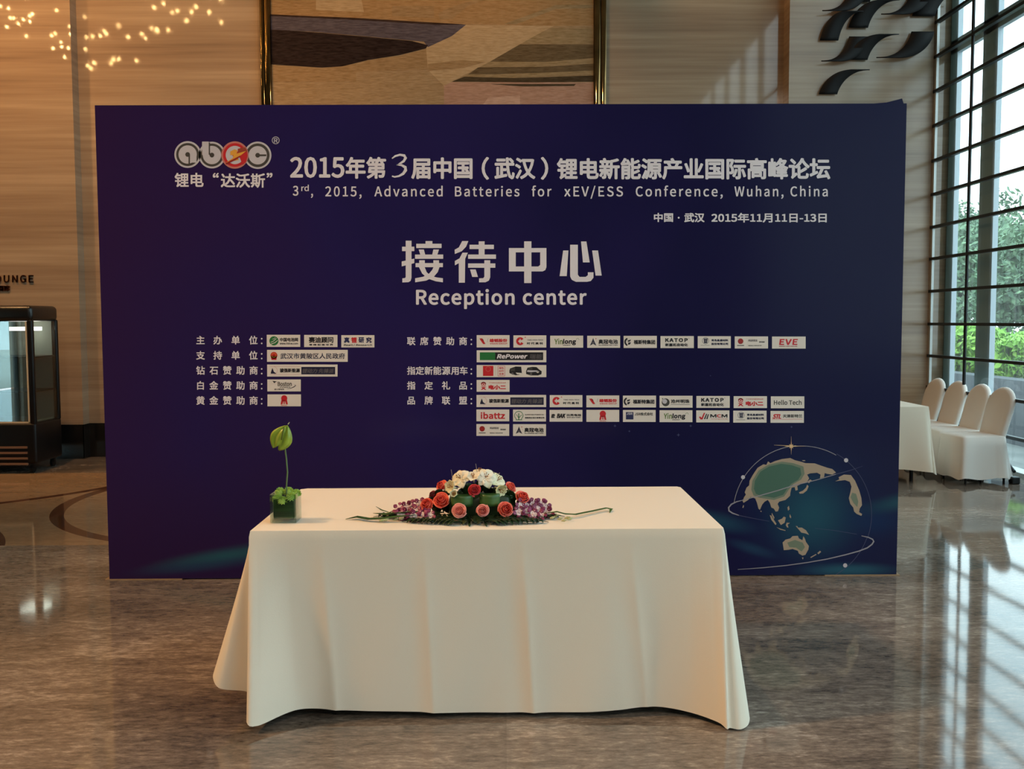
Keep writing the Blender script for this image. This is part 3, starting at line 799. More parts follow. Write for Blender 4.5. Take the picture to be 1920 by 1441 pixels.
def g_cars(k):
    k.R_(.09, .07, .24, .9, 'red'); k.A(.165, .33, .18, .21, 'pink', 0, 360, 3)
    k.S([(.27, .1), (.27, .85)], .3, 'pink')
    for a, b in (((.305, .09), (.405, .09)), ((.405, .09), (.405, .9)), ((.405, .9), (.305, .9)), ((.305, .9), (.305, .09))): k.S([a, b], .6, 'red')
    k.T('绿色', .32, .16, .39, .34, 'red', .1); k.T('出行', .32, .4, .39, .58, 'red', .1); k.T('未来', .32, .65, .39, .83, 'red', .1)
    k.G([(.47, .45), (.48, .28), (.56, .12), (.64, .14), (.65, .72), (.6, .82), (.56, .84), (.5, .74), (.47, .66)], 'black'); k.G([(.56, .62), (.65, .66), (.64, .78), (.58, .76)], 'plate', 3)
    k.G([(.485, .34), (.55, .2), (.55, .5), (.49, .52)], 'dark', 3); k.D(.515, .7, .09, 'grey', 3)
    k.G([(.71, .5), (.73, .22), (.8, .15), (.86, .17), (.9, .38), (.935, .52), (.93, .76), (.88, .86), (.78, .86), (.71, .74)], 'black'); k.G([(.73, .42), (.86, .44), (.9, .52), (.78, .6), (.72, .56)], 'silver', 3)
    k.G([(.745, .26), (.8, .2), (.8, .36), (.735, .38)], 'dark', 3); k.G([(.85, .58), (.9, .56), (.88, .66)], 'plate', 3); k.D(.78, .74, .1, 'grey', 3)
def g_xiao(k):
    k.A(.21, .4, .13, .24, 'red', 20, 160); k.A(.21, .36, .14, .2, 'red'); k.D(.21, .37, .07, 'red', 3); k.G([(.12, .55), (.21, .62), (.3, .55), (.24, .7), (.3, .84), (.25, .84), (.21, .76), (.17, .84), (.12, .84), (.18, .7)], 'red')
    k.T('户外移动电源领导品牌', .37, .2, .89, .29, 'pink', .1); k.T('电小二', .36, .42, .89, .82, 'red', .55)
def g_pearl(k):
    k.D(.185, .55, .33, 'dark'); k.D(.155, .47, .2, 'silver', 3); k.D(.09, .25, .05, 'dark'); k.T('沧州明珠', .34, .3, .91, .62, 'black', .3); k.S([(.34, .72), (.92, .73)], .8, 'grey')
def g_hello(k): k.T('Hello Tech', .09, .3, .92, .72, 'dark', .25)
def g_ibat(k): k.T('ibattz', .13, .22, .87, .8, 'red', .5)
def g_tree(k):
    k.A(.175, .5, .33, .38, 'green', -60, 240); k.S([(.175, .86), (.175, .3)], 1.6, 'green'); k.S([(.175, .7), (.1, .4)], 1, 'green'); k.S([(.175, .7), (.26, .45)], 1, 'green'); k.S([(.08, .86), (.28, .86)], 1.2, 'green')
    k.T('SUPER SEA POWER CO.', .36, .38, .94, .48, 'black', .12); k.T('湖南海立动力有限公司', .36, .62, .95, .75, 'black', .18)
def g_bak(k): k.T('欧', .05, .33, .17, .7, 'black', .35, 1.0, .2); k.T('BAK', .22, .32, .49, .7, 'black', .5, 1.0, .25); k.T('比克电池', .52, .34, .96, .54, 'black', .25); k.T('BAK BATTERY', .53, .6, .95, .69, 'black', .12)
def g_jsr(k): k.R_(.09, .17, .32, .79, 'blue'); k.T('JSR', .11, .22, .29, .4, 'silver', .2, 1.0, 0, 3); k.T('JSR株式会社', .36, .2, .92, .47, 'dark', .2)
def g_mcm(k):
    k.G([(.08, .55), (.12, .5), (.16, .62), (.23, .2), (.27, .2), (.19, .76), (.13, .76)], 'red'); k.G([(.23, .72), (.3, .28), (.33, .28), (.27, .74)], 'black'); k.G([(.3, .72), (.35, .32), (.38, .32), (.34, .74)], 'black')
    k.T('M', .42, .32, .61, .6, 'black', .4); k.T('C', .62, .32, .75, .6, 'red', .3); k.T('M', .76, .32, .94, .6, 'black', .4); k.T('Technology is for life', .43, .68, .94, .77, 'pink', .1)
def g_stl(k): k.T('STL', .06, .26, .32, .66, 'red', .5, .95, .3); k.T('天津斯特兰', .37, .28, .95, .58, 'dark', .25); k.S([(.05, .7), (.95, .7)], .5, 'red')

plate(500.2, 627.4, 563, 650, g_cell, 'white plate with a green globe'); plate(570.3, 627.6, 632.8, 650.3, g_ccid, 'white plate with four bold black characters')
plate(640, 628, 702, 651, g_real, 'white plate with blue characters, the second red'); plate(500.8, 655.6, 652, 677.9, g_gov, 'long white plate with a red national emblem')
plate(501, 683, 633, 705.6, g_sail, 'long white plate with a sail and a dark box, left list'); plate(501.3, 711, 564, 733.4, g_boston, 'white plate with a black swoosh')
plate(501.6, 739, 564.3, 761.3, g_medal, 'white plate with a red rosette, left list')
plate(893.8, 628, 955.4, 651, g_vision, 'white plate with a red wing, upper row'); plate(962.7, 628.4, 1024.3, 651.2, g_time, 'white plate with a red C ring, upper row')
plate(1031.6, 629, 1093.4, 651.4, g_yin, 'white plate with green and black script, upper row'); plate(1101, 629.2, 1162.7, 651.7, g_allg, 'white plate with a dark A, upper row')
plate(1169.3, 629.4, 1231.5, 652, g_fst, 'white plate with a black split disc, upper row'); plate(1238.4, 629.8, 1300.9, 652.2, g_katop, 'white plate with bold black capitals, upper row')
plate(1308.2, 630, 1370.2, 652.4, g_mat, 'white plate with two lines of dark blue characters, upper row'); plate(1377.6, 630.4, 1440, 653, g_dot, 'white plate with a dark red ball, upper row')
plate(1447.5, 630.7, 1510.5, 653.2, g_eve, 'white plate with three red capitals')
plate(893.8, 656.4, 1024.3, 678.8, g_rep, 'long white plate with a green and black bar'); plate(893.8, 684, 1024.3, 706.7, g_cars, 'long white plate with a red square, a bus and a car')
plate(893.7, 711.9, 955.4, 734, g_xiao, 'white plate with red characters, in the gift row')
plate(893.5, 740, 1024, 762.7, g_sail, 'long white plate with a sail and a dark box, lower block'); plate(1030.8, 740.4, 1092, 763, g_time, 'white plate with a red C ring, lower block')
plate(1099.5, 741, 1161, 763.2, g_vision, 'white plate with a red wing, lower block'); plate(1168, 741.3, 1230, 763.5, g_fst, 'white plate with a black split disc, lower block')
plate(1236.7, 741.6, 1298.5, 763.9, g_pearl, 'white plate with a grey pearl'); plate(1305.7, 742, 1368.2, 764.2, g_katop, 'white plate with bold black capitals, lower block')
plate(1375.6, 742.4, 1438, 764.6, g_xiao, 'white plate with red characters, lower block'); plate(1445.3, 742.7, 1508, 765, g_hello, 'white plate with thin grey latin letters')
plate(893.3, 767.3, 954.9, 789.4, g_ibat, 'white plate with red lower case letters'); plate(961.9, 767.5, 1023.7, 789.8, g_tree, 'white plate with a green tree ring')
plate(1030.4, 768, 1092, 790.1, g_bak, 'white plate with slanted black capitals'); plate(1099.5, 768, 1161, 790.4, g_medal, 'white plate with a red rosette, lower block')
plate(1168, 768.3, 1229.3, 790.6, g_jsr, 'white plate with a dark blue square'); plate(1236.7, 768.7, 1298.3, 791, g_yin, 'white plate with green and black script, lower block')
plate(1305.4, 769, 1367.6, 791.4, g_mcm, 'white plate with red and black bars'); plate(1374.8, 769.5, 1437.2, 791.9, g_mat, 'white plate with two lines of dark blue characters, lower block')
plate(1444.6, 770, 1507.2, 792.2, g_stl, 'white plate with slanted red capitals')
plate(893.3, 794.6, 954.8, 816.7, g_dot, 'white plate with a dark red ball, lowest row'); plate(961.9, 794.8, 1023.7, 816.9, g_allg, 'white plate with a dark A, lowest row')

# globe artwork at the lower right
gx = lambda x: 1300 + x / 4.571
gy = lambda y: 800 + y / 4.571
def Q(pts): return [(gx(x), gy(y)) for x, y in pts]
w = Ink()
asia = [(440, 560), (455, 520), (478, 500), (482, 460), (510, 410), (550, 350), (600, 320), (625, 325), (640, 295), (660, 310), (700, 292), (760, 275), (830, 266), (870, 285), (930, 300), (960, 310), (1040, 312), (1090, 330), (1150, 350), (1190, 360), (1222, 390), (1190, 408), (1150, 402), (1125, 395), (1120, 430), (1085, 440), (1090, 408), (1060, 392), (1000, 398), (975, 408), (992, 440), (975, 470), (930, 485), (890, 505), (895, 540), (875, 545), (868, 515), (842, 520), (832, 560), (828, 590), (790, 625), (735, 640), (722, 660), (735, 690), (725, 722), (705, 725), (690, 700), (668, 690), (655, 650), (638, 625), (610, 640), (590, 665), (570, 710), (558, 700), (545, 650), (530, 612), (490, 600), (470, 625), (430, 650), (422, 635), (435, 600), (450, 580)]
namer = [(1215, 465), (1250, 450), (1245, 430), (1290, 408), (1350, 412), (1385, 460), (1420, 540), (1440, 610), (1445, 670), (1425, 700), (1420, 730), (1446, 745), (1440, 762), (1400, 745), (1378, 725), (1370, 690), (1345, 660), (1332, 610), (1345, 560), (1355, 510), (1340, 470), (1300, 455)]
aus = [(765, 990), (790, 965), (830, 955), (850, 935), (895, 932), (905, 955), (935, 970), (942, 935), (955, 955), (965, 985), (990, 1020), (985, 1050), (960, 1095), (935, 1102), (905, 1085), (895, 1060), (850, 1045), (815, 1052), (775, 1055)]
def shrink(p, k, cx, cy): return [(cx + (x - cx) * k, cy + (y - cy) * k) for x, y in p]
w.poly(Q(asia), 'land', 2)
for i, (k, c) in enumerate(((.9, 'landmid'), (.8, 'landgreen'))):
    core = [(490, 540), (500, 460), (555, 370), (640, 320), (760, 292), (860, 305), (950, 335), (960, 400), (930, 450), (860, 490), (820, 540), (780, 600), (690, 630), (560, 610), (510, 590)]
    w.poly(Q(shrink(core, k * 1.08, 700, 460)), c, 3 + i)
w.poly(Q(namer), 'land', 2); w.poly(Q(shrink([(1345, 600), (1360, 560), (1395, 570), (1415, 640), (1405, 690), (1370, 650)], .95, 1380, 625)), 'landmid', 3)
w.poly(Q(aus), 'land', 2); w.poly(Q(shrink([(800, 990), (870, 965), (940, 990), (960, 1030), (930, 1070), (880, 1035), (820, 1030)], .95, 880, 1010)), 'landmid', 3)
for isl in ([(905, 560), (940, 545), (965, 520), (975, 495), (988, 508), (972, 545), (940, 570), (912, 572)], [(975, 470), (1000, 450), (1015, 458), (990, 482)], [(655, 755), (668, 760), (712, 830), (704, 840), (668, 795)], [(672, 735), (695, 775), (690, 790), (672, 755)], [(725, 800), (760, 785), (775, 768), (792, 775), (782, 820), (750, 840)], [(800, 820), (828, 822), (808, 836), (815, 862), (802, 860), (792, 840)], [(806, 690), (818, 675), (824, 705), (812, 718)], [(826, 745), (838, 768), (836, 784), (824, 770)], [(877, 848), (893, 850), (895, 862), (930, 862), (965, 885), (992, 925), (960, 912), (925, 905), (900, 875)], [(712, 858), (750, 872), (790, 884), (788, 890), (745, 880)], [(930, 1118), (944, 1118), (938, 1136)], [(1002, 1115), (1050, 1088), (1055, 1094), (1008, 1122)], [(1062, 1080), (1085, 1060), (1095, 1070), (1072, 1090)], [(420, 690), (428, 668), (434, 676), (428, 694)], [(572, 720), (585, 718), (582, 730)], [(930, 285), (955, 284), (960, 292), (940, 292)]):
    w.poly(Q(isl), 'land', 2)
w.done('globe_print', 'tan and green land shapes of the printed globe')
w = Ink()
def arc(cx, cy, r, a0, a1, n): return [(gx(cx + r * math.cos(R(a0 + (a1 - a0) * k / n))), gy(cy - r * math.sin(R(a0 + (a1 - a0) * k / n)))) for k in range(n + 1)]
w.stroke(arc(930, 748, 590, 170, 95, 30), 1.1, 'line', 5); w.stroke(arc(930, 748, 585, 96, 60, 24), 1.1, 'line', 5); w.stroke(arc(930, 748, 597, 60, -20, 40), .9, 'faint', 5); w.stroke(arc(930, 748, 592, -20, -72, 30), .9, 'faint', 5)
w.stroke(Q([(420, 628), (370, 640), (325, 662), (302, 690), (305, 718), (335, 738), (390, 757)]), [1, 2.0, 2.6, 2.8, 2.8, 2.4, 1.4], 'line', 5); w.stroke(Q([(390, 757), (500, 780), (650, 808)]), [1.2, .8, .5], 'faint', 5)
w.stroke(Q([(420, 626), (560, 590), (720, 545), (860, 500), (1050, 455), (1220, 405)]), [1.2, 1.8, 1.8, 1.6, 1.4, 1.2], 'line', 6); w.stroke(Q([(1220, 405), (1350, 370), (1450, 335)]), [1.2, .9, .4], 'faint', 6)
w.stroke(Q([(1040, 868), (1200, 885), (1400, 918)]), [.4, .7, .7], 'faint', 5)
w.stroke(Q([(1440, 932), (1500, 945), (1535, 962), (1545, 980), (1530, 1005), (1490, 1035), (1420, 1062), (1300, 1095), (1150, 1130), (980, 1160), (800, 1185), (600, 1205), (380, 1220)]), [1.2, 2.0, 2.4, 2.6, 2.6, 2.4, 2.2, 2.0, 1.8, 1.7, 1.6, 1.4, .9], 'line', 6)
for x, y, r in ((425, 430, 17), (1308, 285, 18), (1300, 1185, 18)): w.disc(gx(x), gy(y), r / 4.571, r / 4.571, 'silver', 7)
sx_, sy_ = gx(838), gy(165)
st = []
for k in range(16):
    rr = (11, 2.6, 5.5, 2.6)[k % 4] * (1 if k % 8 else 1.2)
    st.append((sx_ + rr * math.cos(k * PI / 8), sy_ - rr * math.sin(k * PI / 8)))
w.poly(st, 'gold', 8); w.stroke(Q([(690, 155), (838, 162), (960, 165)]), [.3, 1.2, .3], 'gold', 7); w.stroke(Q([(838, 80), (838, 165), (838, 235)]), [.2, 1.0, .2], 'gold', 7)
w.done('orbit_print', 'thin pale orbit lines with dots and a star')
w = Ink()
for x, y, r in ((1153, 798, 2), (1180, 808, 1.6), (1272, 815, 2.2), (1295, 798, 1.8), (1484, 800, 1.6), (1332, 704, 1)): 
    w.poly([(x + r * (1.6 if k % 2 == 0 else .5) * math.cos(k * PI / 4), y + r * (1.6 if k % 2 == 0 else .5) * math.sin(k * PI / 4)) for k in range(8)], 'spark', 1)
w.done('spark_print', 'faint blue sparks above the globe')
# ------------------------------------------------------------------ table, cloth
TX0, TX1, TY0, TY1, TZ = -1.03, 0.884, 3.8615, 4.8638, 0.765
tab = empty('folding_table', (-.07, 4.36, 0)); tag(tab, 'long banquet table hidden under the cream cloth in front of the banner', 'table')
MB().bbox((TX0 + .012, TY0 + .012, TZ - .04), (TX1 - .012, TY1 - .012, TZ - .006), .01).build('tabletop', plain('brown_laminate', (96, 72, 52), .5), tab)
for x in (TX0 + .17, TX1 - .17):
    for y in (TY0 + .10, TY1 - .10):
        MB().tube([(x, y, 0), (x, y, TZ - .04)], .014, 10).build('leg', BLACK, tab, 60)
def cat(p0, p1, p2, p3, u):
    return [0.5 * ((2 * b) + (-a + c) * u + (2 * a - 5 * b + 4 * c - d) * u * u + (-a + 3 * b - 3 * c + d) * u ** 3) for a, b, c, d in zip(p0, p1, p2, p3)]
def draped(knots, z, x0, x1, y0, y1, rows=34, dens=90, bend=.012, crease=None, step=None):
    """cloth from a table edge polyline down to a hem polyline; knots = (top x, top y, hem x, hem y, hem z)"""
    n = len(knots); ring = []
    for i in range(n):
        a, b, c, d = knots[i - 1], knots[i], knots[(i + 1) % n], knots[(i + 2) % n]
        L = math.hypot(c[2] - b[2], c[3] - b[3]); m = max(4, int(L * dens))
        for k in range(m):
            u = k / m
            q = cat(a, b, c, d, u)
            q[0] = b[0] + (c[0] - b[0]) * u; q[1] = b[1] + (c[1] - b[1]) * u
            ring.append(q)
    cx, cy = (x0 + x1) / 2, (y0 + y1) / 2
    out = []
    for s in (0.0, .25, .5, .75, .9, .97):
        out.append([(cx + (q[0] - cx) * s, cy + (q[1] - cy) * s, z) for q in ring])
    for r in range(rows + 1):
        t = r / rows
        row = []
        for q in ring:
            dx, dy = q[2] - q[0], q[3] - q[1]
            g = t ** 1.08
            # rounded table edge
            if r == 0: px, py, pz = q[0] - (q[0] - cx) * .004, q[1] - (q[1] - cy) * .008, z - .001
            else:
                px, py, pz = q[0] + dx * g, q[1] + dy * g, z - .006 - (z - .006 - q[4]) * t
                if crease: py += crease(px, t, q)
            row.append((px, py, pz))
        out.append(row)
    mb = MB(); mb.grid(out, True)
    return mb
knots = [(-1.03, 3.8615, -1.012, 3.70, .045), (-1.0, 3.8615, -.97, 3.705, .030), (-.88, 3.8615, -.845, 3.835, .040), (-.70, 3.8615, -.69, 3.84, .034), (-.40, 3.8615, -.40, 3.838, .028), (-.1, 3.8615, -.1, 3.835, .022), (.2, 3.8615, .2, 3.83, .024), (.45, 3.8615, .46, 3.83, .032), (.60, 3.8615, .60, 3.845, .040), (.74, 3.8615, .74, 3.80, .030), (.83, 3.8615, .83, 3.725, .024), (.868, 3.8615, .858, 3.685, .012), (.876, 3.8615, .874, 3.70, .010), (.882, 3.865, .915, 3.695, .006), (.884, 3.875, .958, 3.74, .012), (.884, 3.91, .968, 3.82, .035), (.884, 4.05, .93, 4.05, .06), (.884, 4.36, .915, 4.36, .05), (.884, 4.7, .93, 4.7, .05), (.884, 4.84, .98, 4.9, .03), (.87, 4.8638, .90, 4.97, .02), (.7, 4.8638, .7, 4.90, .05), (0, 4.8638, 0, 4.90, .05), (-.8, 4.8638, -.8, 4.9, .05), (-1.0, 4.8638, -1.06, 4.99, .02), (-1.03, 4.84, -1.13, 4.92, .02), (-1.03, 4.6, -1.07, 4.6, .06), (-1.03, 4.25, -1.075, 4.25, .06), (-1.03, 4.05, -1.12, 4.05, .10), (-1.03, 3.95, -1.20, 3.93, .165), (-1.03, 3.90, -1.165, 3.855, .125), (-1.03, 3.88, -1.05, 3.87, .10), (-1.03, 3.868, -1.025, 3.80, .07)]
def front_crease(x, t, q):
    if q[1] > 3.87 or abs(q[1] - 3.8615) > .01: return 0
    fade = min(1, max(0, (x + .98) / .1)) * min(1, max(0, (.80 - x) / .1)); w_ = min(1, t * 2.2)
    d = 0
    for c0, c1, a in ((-.745, .055, .009), (-.33, .035, .008), (.065, .045, .011), (.50, .07, .008)):
        e_ = x - (c0 + c1 * t)
        d -= a * math.exp(-abs(e_) / .028) * w_
        d += a * .5 * math.exp(-(e_ + .055) ** 2 / .002) * w_
    d += .004 * math.sin(x * 9 + 1.5 * t) * t + .0025 * math.sin(x * 21 + 4 * t) * t * t
    return d * fade
cl = draped(knots, TZ, TX0, TX1, TY0, TY1, 40, 110, .012, front_crease).build('tablecloth', CLOTH, None, 50, 0, (-.07, 4.36, 0))
tag(cl, 'cream cloth draped to the floor over the long table in front of the banner', 'tablecloth')

# ------------------------------------------------------------------ glass cube vase with its flowers
VX0, VX1, VY0, VY1, VZ = -.978, -.870, 4.0, 4.105, TZ + .003
vc = ((VX0 + VX1) / 2, (VY0 + VY1) / 2)
vase = empty('cube_vase', (vc[0], vc[1], VZ)); tag(vase, 'square clear glass vase lined with a dark green leaf, at the left table end', 'vase')
vm = MB(); th = .006; VH = .118
vm.box((VX0, VY0, VZ), (VX1, VY0 + th, VZ + VH)); vm.box((VX0, VY1 - th, VZ), (VX1, VY1, VZ + VH)); vm.box((VX0, VY0 + th, VZ), (VX0 + th, VY1 - th, VZ + VH)); vm.box((VX1 - th, VY0 + th, VZ), (VX1, VY1 - th, VZ + VH)); vm.box((VX0 + th, VY0 + th, VZ), (VX1 - th, VY1 - th, VZ + .012))
vm.build('glass_body', VASEGLASS, vase)
LINER = mottled('dark_wrapped_leaf', (22, 46, 20), (44, 78, 34), 9, .35, (1, 1, 6))
MB().bbox((VX0 + .010, VY0 + .009, VZ + .014), (VX1 - .010, VY1 - .009, VZ + .098), .006).build('leaf_lining', LINER, vase, 40)
MUM = mottled('lime_chrysanthemum', (132, 172, 62), (186, 214, 112), 30, .7)
random.seed(4)
def pompon(mb, c, r, n=130):
    c = Vector(c); mb.sphere(c, r * .62, 10, 7)
    for k in range(n):
        z = 1 - 2 * (k + .5) / n
        if z < -.45: continue
        a = k * 2.39996; q = math.sqrt(1 - z * z)
        d = Vector((q * math.cos(a), q * math.sin(a), z)); s = d.orthogonal().normalized(); s2 = d.cross(s)
        s = (s * math.cos(a) + s2 * math.sin(a)); w_ = r * .12
        b_ = c + d * r * .5; tip = c + d * r * random.uniform(.92, 1.06)
        up_ = d.cross(s) * r * .14
        mb.add([b_ - s * w_ * .6, b_ + s * w_ * .6, c + d * r * .85 + s * w_ + up_, tip + up_ * 1.6, c + d * r * .85 - s * w_ + up_], [(0, 1, 2, 3, 4)])
mums = [(520, 935, 4.03, .023, 'lime green chrysanthemum at the left front rim of the glass vase'), (530, 939, 4.012, .022, 'lime green chrysanthemum hanging lowest over the front of the vase'), (546, 932, 4.02, .024, 'lime green chrysanthemum at the right front of the vase'), (525, 923, 4.06, .023, 'lime green chrysanthemum at the back left of the vase, behind the lowest one'), (541, 922, 4.07, .023, 'lime green chrysanthemum beside the foot of the tall flower stem'), (555, 926, 4.075, .023, 'lime green chrysanthemum at the far right rim of the vase')]
for px, py, Y, r, lab in mums:
    c = onY(px, py, Y); mb = MB(); pompon(mb, (0, 0, 0), r)
    mb.tube([(0, 0, -r * .5), (0, 0, -r * 1.6)], .003, 6)
    o = MB(); m_ = mb.build('chrysanthemum', MUM, None, 60); m_.location = c
    tag(m_, lab, 'flower', 'lime chrysanthemums in the glass vase')
# anthurium
ANT = mottled('green_anthurium', (126, 150, 34), (168, 186, 66), 18, .35)
STEM = plain('green_stem', (92, 116, 70), .5)
ab = onY(537, 912, 4.05); at_ = onY(534, 838, 4.05)
an = empty('anthurium', (ab.x, ab.y, VZ + .1)); tag(an, 'single tall green anthurium standing in the glass vase', 'flower')
mid = onY(539, 885, 4.05)
MB().tube([(ab.x, ab.y, VZ + .100), ab, mid, onY(537, 860, 4.05), at_, onY(532, 824, 4.045)], [.0032] * 6, 8).build('stem', STEM, an, 60)
sp = MB(); C0 = onY(529, 818, 4.03)
ax = (onY(541, 793, 4.03) - onY(522, 834, 4.03)); Lh = ax.length; ax.normalize(); sd = Vector((ax.z, 0, -ax.x))
def heart(u, v):
    """u 0..1 from lobes to tip, v -1..1 across"""
    wd = .5 * math.sin(PI * min(1, u * .93 + .07)) ** .75 * (1 - .25 * u)
    lob = -.10 * (1 - u) ** 3 * (1 - (1 - abs(v)) ** 2 * 1.9)
    p = C0 + ax * ((u - .5 + lob) * Lh * 1.0) + sd * (v * wd * Lh * 1.02)
    p.y += .008 * (v * v) - .007 * math.sin(PI * u) + .004 * math.sin(9 * v)
    return p
rows = []
for i in range(15): rows.append([heart(i / 14, -1 + 2 * k / 14) for k in range(15)])
sp.grid(rows)
sp.build('spathe', ANT, an, 180, .002)
MB().tube([onY(528, 824, 4.01), onY(530, 812, 3.998), onY(532.5, 801, 4.0)], [.0035, .004, .0022], 8).build('spadix', plain('spadix_green', (88, 104, 30), .5), an, 60)
MB().tube([onY(540, 795, 4.03), onY(543, 791, 4.03)], [.0025, .001], 6).build('tip', plain('tip_pale', (196, 190, 150), .5), an, 60)

# ------------------------------------------------------------------ long flower arrangement
arr = empty('flower_arrangement', (-.12, 4.15, TZ + .001)); tag(arr, 'long low flower arrangement of lilies, roses and orchids in the middle of the cream table', 'flower arrangement')
ROSE_C = mottled('coral_rose', (226, 88, 70), (244, 132, 108), 24, .55)
ROSE_C = (ROSE_C, mottled('rose_coral_heart', (196, 52, 42), (222, 84, 66), 24, .55))
ROSE_P = mottled('pink_rose', (236, 140, 128), (250, 182, 166), 24, .55)
ROSE_P = (ROSE_P, mottled('rose_pale_heart', (206, 92, 84), (232, 132, 120), 24, .55))
ROSE_R = mottled('red_pink_rose', (204, 48, 60), (224, 76, 76), 24, .55)
ROSE_R = (ROSE_R, mottled('rose_red_heart', (158, 22, 36), (196, 48, 58), 24, .55))
ROSE_D = mottled('dark_red_bloom', (118, 26, 40), (150, 40, 54), 24, .55)
ROSE_D = (ROSE_D, mottled('rose_dark_heart', (84, 14, 26), (116, 26, 40), 24, .55))
LILY = mottled('white_lily', (226, 216, 180), (242, 238, 222), 14, .55)
LILYG = mottled('greenish_lily', (214, 212, 158), (238, 236, 212), 14, .55)
ORC = mottled('purple_orchid', (96, 16, 52), (158, 56, 104), 26, .5)
ORCW = mottled('pale_orchid_base', (226, 196, 196), (244, 224, 220), 26, .5)
LEAFD = mottled('dark_palm_leaf', (14, 34, 16), (34, 62, 30), 14, .4)
LEAFM = mottled('mid_green_leaf', (38, 74, 30), (74, 110, 52), 10, .4, (1, 1, 8))
BUD = mottled('pale_green_bud', (150, 158, 104), (196, 192, 150), 20, .55)
def rose(mb, c, r, d):
    c = Vector(c); d = Vector(d).normalized(); s = d.orthogonal().normalized(); t2 = d.cross(s)
    mb.sphere(c - d * r * .15, r * .62, 10, 7)
    for lay, (n, rr, open_, hgt) in enumerate(((5, 1.06, 1.0, .50), (5, .84, .5, .82), (4, .60, .25, 1.0), (3, .38, .05, 1.08))):
        mb.cur = 0 if lay < 2 else 1
        for k in range(n):
            a0 = 2 * PI * k / n + lay * .7; rows = []; jr = random.uniform(.9, 1.12); jh = random.uniform(-.12, .1)
            for i in range(5):
                u = i / 4; row = []
                for j in range(7):
                    v = -1 + 2 * j / 6
                    a = a0 + v * (PI / n) * 1.25
                    rad = r * rr * (jr if u > .4 else 1) * (math.sin(PI * .5 * min(1, u * 1.3 + .12)) * .88 + open_ * .34 * u ** 2.5)
                    h = r * (-.62 + (hgt + jh + .62) * u * (1 - .16 * v * v)) - r * open_ * .22 * u ** 4
                    rad *= 1 + .05 * v
                    row.append(c + (s * math.cos(a) + t2 * math.sin(a)) * rad + d * h)
                rows.append(row)
            mb.grid(rows)
def add_rose(px, py, Y, rpx, m, label, d=(0, -1, .35)):
    c = onY(px, py, Y); r = rpx * .86 * Y / F_PX
    mb = MB(); rose(mb, c, r, d); o = mb.build('rose', list(m), arr, 180, .0012); o['label'] = label
    g = MB(); dv = Vector(d).normalized()
    for k in range(5):
        a = k * 2 * PI / 5; s = dv.orthogonal().normalized(); t2 = dv.cross(s); q = s * math.cos(a) + t2 * math.sin(a)
        b_ = c - dv * r * .75; w_ = dv.cross(q) * r * .22
        g.add([b_ - w_, b_ + w_, b_ + q * r * .95 + dv * r * .25], [(0, 1, 2)])
    zb = TZ + .012
    g.tube([c - dv * r * .6, c - dv * r * 1.2 + Vector((0, .01, -.01)), (c.x * .97 - .004, c.y + .05, max(zb, c.z - .06))], .0025, 6)
    g.build('sepal', LEAFM, o, 60)
add_rose(828, 939, 4.06, 14.5, ROSE_C, 'large upright coral rose left of the leaf loops', (-.15, -.8, .6))
add_rose(801, 946, 4.07, 12.5, ROSE_C, 'orange coral rose above the left orchids', (-.4, -.8, .5))
add_rose(829, 911, 4.14, 10.5, ROSE_C, 'coral rose at upper left beside the lilies', (-.6, -.5, .6))
add_rose(890, 918, 4.05, 10.5, ROSE_R, 'red pink rose in the centre above the leaf loops', (0, -1, .15))
add_rose(861, 957, 3.99, 12.5, ROSE_P, 'pale pink rose at the front, left of centre', (-.05, -1, .25))
add_rose(905, 957, 3.99, 11.5, ROSE_P, 'pale pink rose at the front, right of centre', (.05, -1, .25))
add_rose(948, 954, 4.02, 13.5, ROSE_C, 'open coral rose right of the leaf loops', (.2, -.95, .3))
add_rose(979, 933, 4.10, 13, ROSE_C, 'wide coral rose above the right orchids', (.35, -.6, .75))
add_rose(957, 913, 4.15, 10, ROSE_C, 'coral rose at upper right beside the lilies', (.6, -.5, .6))
add_rose(812, 928, 4.12, 8, ROSE_D, 'small dark red bloom at the left', (-.5, -.7, .5))
def petal(mb, c, d, side, L, W, curl, n=7, m=5):
    d = d.normalized(); nrm = d.cross(side).normalized(); rows = []
    for i in range(n):
        u = i / (n - 1); row = []
        wd = W * (math.sin(PI * (u * .9 + .06)) ** .8)
        for j in range(m):
            v = -1 + 2 * j / (m - 1)
            p = c + d * (L * (u - .25 * curl * u ** 3)) + side * (v * wd) + nrm * (-curl * L * .5 * u ** 2.4 + .18 * W * (v * v))
            row.append(p)
        rows.append(row)
    mb.grid(rows)
def add_lily(px, py, Y, rpx, m, label, d, curl=.7, spread=.9, rot=0.0):
    c = onY(px, py, Y); L = rpx * Y / F_PX * 1.5; d = Vector(d).normalized(); s = d.orthogonal().normalized(); t2 = d.cross(s); mb = MB()
    for k in range(6):
        a = rot + k * PI / 3; q = s * math.cos(a) + t2 * math.sin(a)
        pd = (d * (1 - spread * .6) + q * spread).normalized(); sd_ = d.cross(q).normalized()
        petal(mb, c - d * L * .35, pd, sd_, L * (1.0 if k % 2 else .92), L * (.44 if k % 2 else .34), curl * (1 if k % 2 else .8))
    mb.tube([c - d * L * .9, c - d * L * .3], [L * .06, L * .12], 8)
    o = mb.build('lily', m, arr, 180, .0015); o['label'] = label
    st_ = MB()
    for k in range(5):
        a = k * 1.26; q = s * math.cos(a) + t2 * math.sin(a)
        st_.tube([c - d * L * .2, c + d * L * .35 + q * L * .16], .0009, 4); st_.sphere(c + d * L * .36 + q * L * .16, .0026, 5, 4)
    st_.build('stamen', plain('lily_stamen', (150, 96, 40), .6), o)
